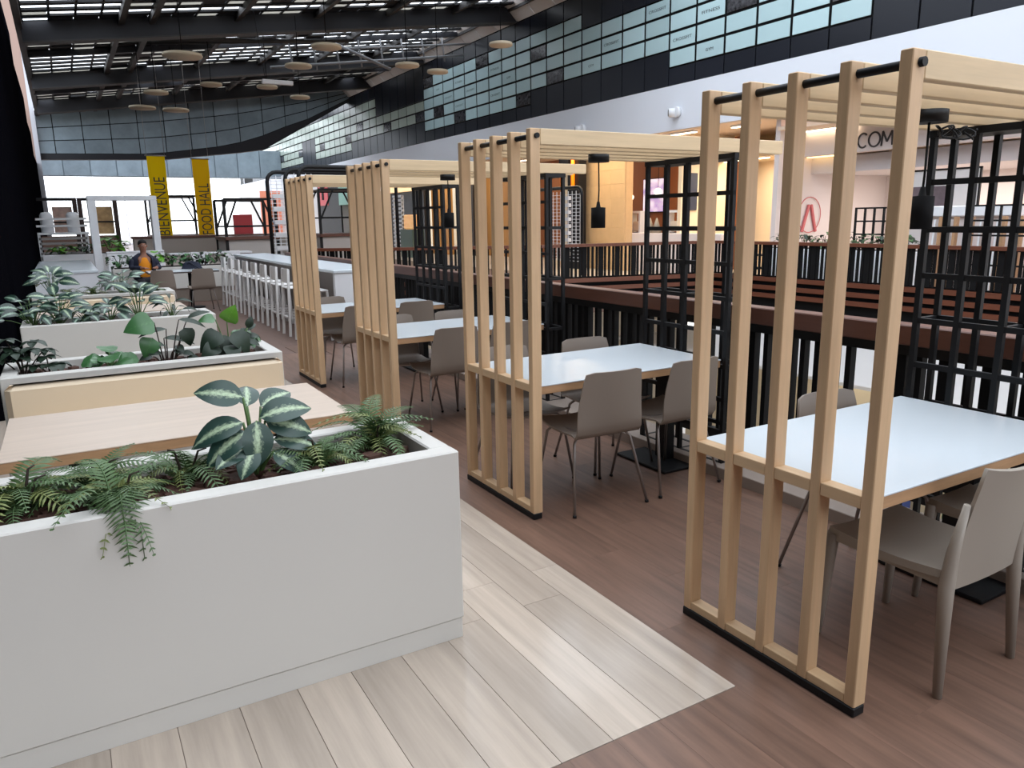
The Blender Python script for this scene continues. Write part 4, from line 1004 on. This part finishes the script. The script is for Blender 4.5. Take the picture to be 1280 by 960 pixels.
# white slatted cart with two white canisters
t = thing('slatted_cart', 'grey white slatted cart in front of the black wall', 'cart', (.02, 26.6, 0))
for sx in (-.62, .62):
    for y in (-.3, .3): MB().box(sx-.04, y-.04, 0, sx+.04, y+.04, 1.45).build('post', WHITE2, t)
for k in range(6): MB().box(-.62, -.34, .55+.14*k, .62, -.30, .62+.14*k).build('slat', M('grey_slat', (150, 146, 144), .6), t)
MB().box(-.68, -.36, 1.40, .68, .36, 1.46).build('top', WHITE2, t)
for k in range(2): MB().box(-.66, -.34, 1.62+.2*k, .66, -.30, 1.68+.2*k).build('rail', WHITE2, t)
for x, lab in ((-.35, 'white canister on the slatted cart, left one'), (.33, 'white canister on the slatted cart, right one')):
    tag(MB().lathe([(.16, 0), (.17, .02), (.17, .5), (.12, .58), (0, .6)], 16, (x, 26.6, 1.46)).build('canister', WHITE2), lab, 'canister')
# white portal frame
t = thing('portal_frame', 'white square portal frame behind the seated man', 'frame', (0, 0, 0))
MB().box(.62, 21.6, 0, .80, 22.0, 2.25, .01).build('upright', WHITE2, t); MB().box(2.02, 21.6, 0, 2.18, 22.0, 2.25, .01).build('upright', WHITE2, t); MB().box(.62, 21.6, 2.25, 2.18, 22.0, 2.36, .01).build('lintel', WHITE2, t)
t = thing('low_partition', 'low white partition wall behind the seated man', 'partition', (0, 0, 0)); MB().box(.85, 20.4, 0, 2.1, 20.55, 1.0, .01).build('panel', WHITE2, t); MB().box(.85, 20.38, 1.0, 2.1, 20.57, 1.03, .005).build('coping', WHITE2, t)
# yellow banners
def banner(label, xc, w, z0, z1, word, mat, L):
    t = thing('hanging_banner', label, 'banner', (xc, 30, z0)); h = z1-z0
    P = [[(x, .03*math.sin(v*3+x*2), v*h) for x in (-w/2, -w/6, w/6, w/2)] for v in [i/8 for i in range(9)]]
    MB().grid(P).build('cloth', mat, t)
    text(word, INK, t, (w*.36, -.06, .02), (0, 0, 1), (-1, 0, 0), length=L, height=.36, name='lettering', depth=0)
    MB().tube([(-w/2-.05, 0, h), (w/2+.05, 0, h)], .02, 8).build('pole', STEEL, t)
    for s in (-1, 1): MB().tube([(s*w/2, 0, h), (s*w/2, 0, zr(xc+s*w/2)+.52-z0)], .006, 5).build('wire', STEEL, t)
def cloth_mat(name, rgb):
    m = bpy.data.materials.new(name); m.use_nodes = True; n = m.node_tree; n.nodes.clear(); o = n.nodes.new('ShaderNodeOutputMaterial'); mx = n.nodes.new('ShaderNodeMixShader'); a = n.nodes.new('ShaderNodeBsdfDiffuse'); b = n.nodes.new('ShaderNodeBsdfTranslucent')
    for q in (a, b): q.inputs[0].default_value = lin(rgb)+(1,)
    mx.inputs[0].default_value = .8; n.links.new(a.outputs[0], mx.inputs[1]); n.links.new(b.outputs[0], mx.inputs[2]); n.links.new(mx.outputs[0], o.inputs[0]); return m
YEL = cloth_mat('yellow_cloth', (255, 214, 24)); YEL2 = cloth_mat('amber_cloth', (252, 196, 30))
banner('bright yellow hanging banner reading BIENVENUE', 3.15, .58, 1.25, 4.0, 'BIENVENUE', YEL, 2.0)
banner('amber hanging banner reading FOOD HALL, right of the yellow one', 4.60, .56, 1.25, 3.93, 'FOOD HALL', YEL2, 1.8)
# gabled kiosks of black frames
def kiosk(label, x, y, w, d, h, rz=0):
    t = thing('gabled_kiosk', label, 'kiosk', (x, y, 0), rz)
    for sx in (-w/2, w/2):
        for sy in (-d/2, d/2): MB().box(sx-.04, sy-.04, 0, sx+.04, sy+.04, h).build('post', BLACK, t)
    for sy in (-d/2, d/2):
        MB().bar((-w/2, sy, h), (w/2, sy, h), .07).build('beam', BLACK, t); MB().bar((-w/2, sy, h*.66), (w/2, sy, h*.66), .05).build('rail', BLACK, t)
        MB().bar((-w/2, sy, h*.62), (-w/4, sy, h), .05).build('brace', BLACK, t); MB().bar((w/2, sy, h*.62), (w/4, sy, h), .05).build('brace', BLACK, t)
    mb = MB(); mb._add([(-w/2,-d/2,h),(w/2,-d/2,h),(w/4,0,h+.05),(-w/4,0,h+.05),(-w/2,d/2,h),(w/2,d/2,h)], [(0,1,2,3),(3,2,5,4),(0,3,4),(1,5,2),(0,4,5,1)])
    mb.build('roof', M('grey_mesh_roof', (150, 150, 154), .6), t)
    MB().box(-w/2-.05, -d/2-.1, 1.15, w/2+.05, d/2+.1, 1.25, .01).build('counter_top', RAILW, t)
    MB().box(-w/2, -d/2, .3, w/2, d/2, 1.15).build('counter_front', M('pale_counter', (190, 186, 182), .6), t)
    return t
kiosk('black framed kiosk with grey gabled roof left of the booths, nearest one', 5.0, 25.0, 1.5, 1.6, 2.35)
kiosk('black framed kiosk behind the yellow banners', 3.9, 33, 1.8, 1.8, 2.7); kiosk('black framed kiosk between the two farthest booth arches', 8.5, 26.5, 2.0, 2, 2.7)
tag(MB().box(5.45, 29.3, 0, 6.1, 29.5, 1.95, .01).build('sign_panel', M('red_board', (206, 66, 72), .5)), 'small red board behind the nearest gabled kiosk', 'sign')
tag(MB().box(6.75, 29.4, 0, 7.05, 29.6, 2.3, .01).build('sign_panel', M('orange_panel', (236, 130, 50), .5)), 'narrow orange board right of the red board', 'sign')
tag(MB().box(13.2, 60, 0, 15.0, 60.1, 4.0, .01).build('sign_panel', M('salmon_board', (238, 150, 120), .5)), 'salmon coloured sign high above the kiosk at the far end', 'sign')
# black tube arches with white wire mesh
def mesh_arch(label, x, y, z, w, mesh=True):
    t = thing('tube_arch', label, 'arch', (x, y, 0))
    pth = [(0, 0, 0), (0, 0, z-.22)]+[(.22-.22*math.cos(a), 0, z-.22+.22*math.sin(a)) for a in (.4, .8, 1.2, PI/2)]+[(w-.22+.22*math.sin(a), 0, z-.22+.22*math.cos(a)) for a in (0, .4, .8, 1.2)]+[(w, 0, z-.22), (w, 0, 0)]
    MB().tube(pth, .045, 8).build('tube', BLACK, t)
    if mesh:
        mb = MB()
        for k in range(22): mb.bar((.04, 0, .9+.085*k), (.62, 0, .9+.085*k), .012)
        for k in range(5): mb.bar((.08+.13*k, 0, .9), (.08+.13*k, 0, 2.72), .014)
        mb.build('wire_mesh', WHITE2, t)
        for k in range(5): MB().box(.1, -.03, 1.0+.3*k, .55, .03, 1.1+.3*k).build('shelf_box', M('white_box', (220, 220, 222), .5), t)
mesh_arch('black tube arch with white wire mesh, leftmost of three beyond the bar', 4.28, 18.6, 2.8, 3.2); mesh_arch('black tube arch with white wire mesh, middle of three beyond the bar', 4.46, 17.66, 2.8, 3.2); mesh_arch('black tube arch, rightmost and thickest of three beyond the bar', 4.48, 16.6, 2.8, 3.2, False)
t = thing('tube_arch', 'black rounded tube arch with white wire mesh beside the orange tube column', 'arch', (12.9, 18.05, 0))
pth = [(0, .0, 0), (0, 0, 2.25)]+[(0, .25-.25*math.cos(a), 2.25+.25*math.sin(a)) for a in (.4, .8, 1.2, PI/2)]+[(0, 2.4, 2.5)]
MB().tube(pth, .05, 8).build('tube', BLACK, t)
mb = MB()
for k in range(20): mb.bar((0, .05, .4+.1*k), (0, 1.6, .4+.1*k), .014)
for k in range(8): mb.bar((0, .1+.2*k, .4), (0, .1+.2*k, 2.4), .014)
mb.build('wire_mesh', WHITE2, t)
for k in range(9): MB().box(-.05, .62, .55+.2*k, .05, 1.0, .66+.2*k).build('shelf_box', M('white_box', (220, 220, 222), .5), t)
# furniture on the far walkway: planters, trellis, folded wooden stacks
for k, (y, lab) in enumerate(((10.6, 'far planter with shrubs behind the far rail, left part'), (8.9, 'far planter with shrubs behind the far rail, right part'))):
    t = thing('planter_box', lab, 'planter', (13.2, y, 0)); MB().box(-.25, -.75, 0, .25, .75, .95, .01).build('walls', WHITE2, t); MB().box(-.2, -.7, .94, .2, .7, .96).build('soil', SOIL, t)
    for j in range(3): shrub('dark leafy shrub in the far planter, %s, %s of three' % (('left part', 'right part')[k], ('left', 'middle', 'right')[2-j]), (13.2, y-.5+.5*j, .96), rs, 34, .24, .36, (LSD, LSM), (1.3, 1.9))
def simple_trellis(label, x, y0, y1, h, n):
    t = thing('grid_trellis', label, 'trellis', (x, y0, 0)); w = y1-y0
    for i in range(n+1): MB().box(-.02, w*i/n-.015, 0, .02, w*i/n+.015, h).build('upright', BLACK, t)
    for k in range(9): MB().box(-.015, 0, h-.03-.25*k, .015, w, h-.25*k).build('rung', BLACK, t)
simple_trellis('black grid trellis across the void, left of the folded timber', 13.6, 8.95, 9.75, 1.75, 4); simple_trellis('black grid trellis across the void, far right behind the nearest trellis', 13.6, 5.6, 7.5, 1.75, 8)
for k in range(6):
    y = 8.35-.28*k
    t = thing('folding_screen', 'folded timber and white screen leaning across the void, %s from the left' % ['first', 'second', 'third', 'fourth', 'fifth', 'sixth'][k], 'screen', (14.1, y, 0), 0, 'folded timber screens across the void')
    MB().bar((0, 0, 0), (.1, .02, 1.55), .05, .10).build('stile', PLY, t); MB().bar((.02, .12, 0), (.1, .12, 1.5), .03, .10).build('leaf', WHITE2, t)
t = thing('counter', 'white shelf counter top across the void behind the nearest booth post', 'counter', (14.9, 8.3, 0)); MB().box(-.3, -1.0, 0, .3, 1.2, 1.55).build('body', SHOPW, t); MB().box(-.4, -1.1, 1.55, .4, 1.3, 1.75, .02).build('top', WHITE2, t)
for y, lab in ((6.15, 'red chair shaped stand across the void at the right picture edge'), (5.75, 'red stand across the void cut by the right picture edge')):
    t = thing('red_stand', lab, 'stand', (13.9, y, 0)); MB().box(-.1, -.13, .3, .1, .13, 1.45, .04).build('panel', M('red_plastic', (190, 40, 50), .4), t); MB().box(-.12, -.12, 0, .12, .12, .3).build('foot', BLACK, t)
# dark tables and chairs behind the far rail
for k in range(5):
    x, y = ((14.6, 5.0), (14.6, 6.2), (14.3, 10.0), (14.3, 11.2), (14.3, 12.4))[k]; nm = ['fifth', 'fourth', 'third', 'second', 'first'][k]
    t = thing('cafe_table', 'dark cafe table behind the far rail, %s from the left' % nm, 'table', (x, y, 0), 0, 'dark cafe tables behind the far rail')
    MB().box(-.35, -.35, .70, .35, .35, .74, .01).build('top', BLACK, t); MB().tube([(0, 0, 0), (0, 0, .70)], .04, 8).build('pedestal', BLACK, t); MB().box(-.25, -.25, 0, .25, .25, .02).build('foot', BLACK, t)
BC = thing('cafe_chair', 'black cafe chair behind the far rail, first from the left', 'chair', (13.73, 12.4, 0), R(-90), 'black cafe chairs behind the far rail')
MB().box(-.2, -.2, .42, .2, .2, .46, .01).build('seat', BLACKM, BC); MB().box(-.2, -.2, .46, .2, -.17, .86, .01).build('backrest', BLACKM, BC)
for sx in (-.17, .17):
    for sy in (-.17, .17): MB().box(sx-.015, sy-.015, 0, sx+.015, sy+.015, .42).build('leg', BLACK, BC)
for k, (x, y, a) in enumerate(((14.87, 12.2, 90), (13.73, 11.3, -90), (14.87, 11.0, 90), (13.73, 10.1, -90), (15.17, 6.4, 90), (14.03, 5.0, -90))):
    dup(BC, (x, y, 0), R(a), 'black cafe chair behind the far rail, %s from the left' % ['second', 'third', 'fourth', 'fifth', 'sixth', 'seventh'][k])

# lower level goods seen between the slats
gc = [((92, 178, 170), 'teal'), ((206, 60, 56), 'red'), ((226, 196, 60), 'yellow'), ((70, 110, 70), 'green'), ((70, 90, 160), 'blue'), ((236, 236, 236), 'white')]
for k in range(6):
    c, nm = gc[k]
    t = tag(MB().box(14.4, 1.2+1.9*k, -5, 14.9, 2.2+1.9*k, -3.2-.15*(k % 3), .05).build('display_unit', M('goods_'+nm, c, .5)), '%s display unit on the floor below, seen between the slats' % nm, 'display')
GLB = M('lower_lamp', (255, 250, 240), .5, emit=(255, 244, 226), estr=7)
for k in range(5):
    tag(MB().box(13.2, .8+2.4*k, -1.64, 15.0, 1.1+2.4*k, -1.6).build('ceiling_lamp', GLB), 'white strip lamp on the ceiling of the floor below, %s along the void' % ['first', 'second', 'third', 'fourth', 'fifth'][k], 'lamp', 'lamps on the ceiling below')

# ------------------------------------------------------------------ the seated man
SKIN = M('skin', (150, 104, 84), .55); HAIR = M('black_hair', (24, 20, 20), .7); TEE = M('orange_tee', (226, 140, 22), .8); JACK = M('navy_jacket', (28, 32, 52), .75); TROU = M('dark_trousers', (38, 38, 46), .8); SHOE = M('dark_shoes', (30, 28, 28), .6)
def skin(name, mat, parent, J, E, root=0, sub=2):
    me = bpy.data.meshes.new(name); me.from_pydata([p for p, r in J], E, []); o = put(name, me, parent)
    md = o.modifiers.new('skin', 'SKIN'); md.use_smooth_shade = True
    for i, (p, r) in enumerate(J):
        sv = me.skin_vertices[0].data[i]; sv.radius = r if isinstance(r, tuple) else (r, r); sv.use_root = (i == root)
    s2 = o.modifiers.new('sub', 'SUBSURF'); s2.levels = sub; s2.render_levels = sub
    dg = bpy.context.evaluated_depsgraph_get(); nm_ = bpy.data.meshes.new_from_object(o.evaluated_get(dg)); o.modifiers.clear(); o.data = nm_
    nm_.materials.clear(); nm_.materials.append(mat)
    for p in nm_.polygons: p.use_smooth = True
    return o
# local axes: the man faces -Y
pm_ = thing('person', 'seated man in a navy jacket over an orange tee, hands at the table', 'person', (1.36, 17.15, 0), R(8))
st = thing('stool', 'low white seat under the seated man', 'stool', (1.36, 17.2, 0)); MB().box(-.22, -.22, 0, .22, .22, .405, .02).build('body', WHITE2, st)
J = [((0, .02, .52), (.13, .11)), ((0, .01, .66), (.125, .10)), ((0, -.02, .84), (.145, .10)), ((0, -.03, .98), (.12, .085)), ((0, -.045, 1.06), .052), ((0, -.06, 1.12), .055), ((0, -.075, 1.19), (.075, .09)), ((0, -.075, 1.27), (.072, .09)), ((0, -.07, 1.325), .05),
     ((-.17, -.02, .985), .058), ((-.235, -.04, .78), .046), ((-.19, -.27, .80), .036), ((-.10, -.40, .80), .03), ((-.07, -.45, .80), (.038, .02)),
     ((.17, -.02, .985), .058), ((.25, -.03, .79), .046), ((.22, -.25, .80), .036), ((.13, -.40, .80), .03), ((.10, -.45, .80), (.038, .02)),
     ((-.10, -.02, .50), .09), ((-.14, -.40, .50), .075), ((-.13, -.40, .10), .045), ((-.13, -.50, .05), .04),
     ((.10, -.02, .50), .09), ((.14, -.40, .50), .075), ((.13, -.40, .10), .045), ((.13, -.50, .05), .04)]
E_ = [(0,1),(1,2),(2,3),(3,4),(4,5),(5,6),(6,7),(7,8),(3,9),(9,10),(10,11),(11,12),(12,13),(3,14),(14,15),(15,16),(16,17),(17,18),(0,19),(19,20),(20,21),(21,22),(0,23),(23,24),(24,25),(25,26)]
# fingers
for sx, b in ((-1, 13), (1, 18)):
    bx, by, bz = J[b][0]
    for k, (dx, L_) in enumerate(((-.024, .06), (-.008, .07), (.008, .066), (.024, .05))):
        i = len(J); J.append(((bx+dx, by-.03, bz+.002), .009)); J.append(((bx+dx*1.1, by-.03-L_*.6, bz-.004), .0085)); J.append(((bx+dx*1.1, by-.03-L_, bz-.014), .007)); E_ += [(b, i), (i, i+1), (i+1, i+2)]
    i = len(J); J.append(((bx-sx*.035, by+.0, bz), .010)); J.append(((bx-sx*.055, by-.035, bz-.004), .008)); E_ += [(b, i), (i, i+1)]
body = skin('body', SKIN, pm_, J, E_, 0, 2)
skin('tee_shirt', TEE, pm_, [((0, .015, .50), (.145, .125)), ((0, .005, .66), (.14, .115)), ((0, -.025, .84), (.158, .115)), ((0, -.03, .985), (.13, .095)), ((0, -.04, 1.04), .066)], [(0,1),(1,2),(2,3),(3,4)], 0)
# jacket: back and sides with an open front, sleeves to the wrists
jk = []
for z, w, d in ((.48, .215, .165), (.66, .205, .155), (.84, .225, .155), (.95, .232, .14), (1.00, .215, .125), (1.04, .16, .105), (1.085, .09, .085)):
    row = []
    for k in range(15):
        a = R(-90+36)+R(288)*k/14 if z < 1.02 else R(-90+34)+R(292)*k/14
        row.append((w*math.cos(a), .0-.02*(z > .8)+d*math.sin(a), z))
    jk.append(row)
MB().shell(jk, .014).build('jacket', JACK, pm_)
for nm, ch in (('jacket_sleeve', [((-.185, -.015, .985), .083), ((-.245, -.04, .785), .064), ((-.195, -.25, .80), .052), ((-.12, -.365, .80), .044)]), ('jacket_sleeve', [((.185, -.015, .985), .083), ((.26, -.03, .79), .064), ((.225, -.24, .80), .052), ((.15, -.365, .80), .044)])):
    skin(nm, JACK, pm_, ch, [(0,1),(1,2),(2,3)], 0)
skin('trousers', TROU, pm_, [((0, .02, .53), (.15, .13)), ((-.10, -.02, .50), .10), ((-.14, -.40, .50), .085), ((-.13, -.40, .12), .058), ((.10, -.02, .50), .10), ((.14, -.40, .50), .085), ((.13, -.40, .12), .058)], [(0,1),(1,2),(2,3),(0,4),(4,5),(5,6)], 0)
for sx in (-1, 1):
    MB().lathe([(.0, 0), (.05, 0), (.052, .04), (.03, .08), (0, .085)], 12).build('shoe', SHOE, pm_, (sx*.13, -.45, 0)).scale = (1, 2.2, 1)
hr = MB()
hp = []
for i in range(9):
    th = PI*.62*i/8
    hp.append([(.083*math.sin(th)*math.cos(a), -.070+.102*math.sin(th)*math.sin(a)+.016, 1.272+.088*math.cos(th)+(.045 if math.sin(a) < -.2 and i > 4 else 0)*(-math.sin(a))) for a in [2*PI*k/20 for k in range(20)]])
hr.grid(hp, True, True); hr.build('hair', HAIR, pm_)
WEYE = M('eye_white', (226, 222, 216), .4)
for sx in (-1, 1):
    MB().lathe([(0, -.008), (.008, -.004), (.009, 0), (.008, .004), (0, .008)], 10).build('eye', WEYE, pm_, (sx*.029, -.157, 1.235))
    MB().lathe([(0, -.004), (.004, 0), (0, .004)], 8).build('pupil', HAIR, pm_, (sx*.029, -.1655, 1.235))
    MB().bar((sx*.014, -.163, 1.252), (sx*.045, -.153, 1.253), .008, .006).build('eyebrow', HAIR, pm_)
    MB().lathe([(0, -.028), (.012, -.018), (.014, .01), (0, .028)], 10).build('ear', SKIN, pm_, (sx*.078, -.07, 1.225))
MB().tube([(0, -.158, 1.235), (0, -.172, 1.212), (0, -.176, 1.203), (0, -.16, 1.198)], [.007, .010, .013, .008], 8).build('nose', SKIN, pm_)
MB().tube([(-.022, -.152, 1.172), (0, -.160, 1.171), (.022, -.152, 1.172)], [.004, .006, .004], 6).build('mouth', M('lips', (128, 72, 66), .5), pm_)
# grey-white rail and tables beyond the man
t = thing('service_counter', 'grey counter with a white top beyond the shrubs, right of the man', 'counter', (3.3, 21.5, 0))
MB().box(-.95, 0, .85, 1.1, .6, .9, .01).build('top', WHITE2, t); MB().box(-.9, .05, 0, 1.05, .55, .85).build('body', M('greyish_panel', (176, 168, 160), .6), t)
for k, (x, lab) in enumerate(((2.95, 'white chair in front of the grey counter, left one'), (3.75, 'white chair in front of the grey counter, right one'))):
    t = thing('side_chair', lab, 'chair', (x, 21.0, 0)); MB().box(-.2, -.2, .42, .2, .2, .46, .01).build('seat', WHITE2, t); MB().box(-.2, -.2, .5, .2, -.17, .95, .01).build('backrest', WHITE2, t)
    for sx in (-.17, .17):
        for sy in (-.17, .17): MB().box(sx-.015, sy-.015, 0, sx+.015, sy+.015, .42).build('leg', WHITE2, t)
t = thing('long_counter', 'long reddish topped counter under the banners', 'counter', (4.0, 28.5, 0)); MB().box(-2.0, 0, 1.18, 3.2, .7, 1.26, .01).build('top', RAILW, t); MB().box(-1.95, .05, 0, 3.15, .65, 1.18).build('body', M('greyish_panel', (176, 168, 160), .6), t)
for k, (x, y, w, lab) in enumerate(((-.1, 31, 1.2, 'dark post framed stall at the far left, left bay'), (1.2, 31, 1.1, 'dark post framed stall at the far left, right bay'))):
    t = thing('market_stall', lab, 'stall', (x, y, 0))
    for sx in (-w/2, w/2): MB().box(sx-.07, -.07, 0, sx+.07, .07, 2.6).build('post', M('brown_post', (66, 50, 46), .6), t)
    MB().box(-w/2, -.05, 2.5, w/2, .05, 2.6).build('beam', BLACK, t); MB().box(-w/2, -.06, 1.75, w/2, .0, 1.8).build('rail', BLACK, t); MB().box(-w/2+.07, .0, 0, w/2-.07, .06, 1.3).build('front', M('brown_stall', (150, 118, 104), .6), t)
    MB().box(-.1, .1, 1.35, w/2-.1, .14, 2.3).build('poster', M('poster_%d' % k, ((224, 190, 176), (246, 196, 140))[k], .6, noise=.3, nscale=(4, 4, 4)), t)
bpy.context.view_layer.update()
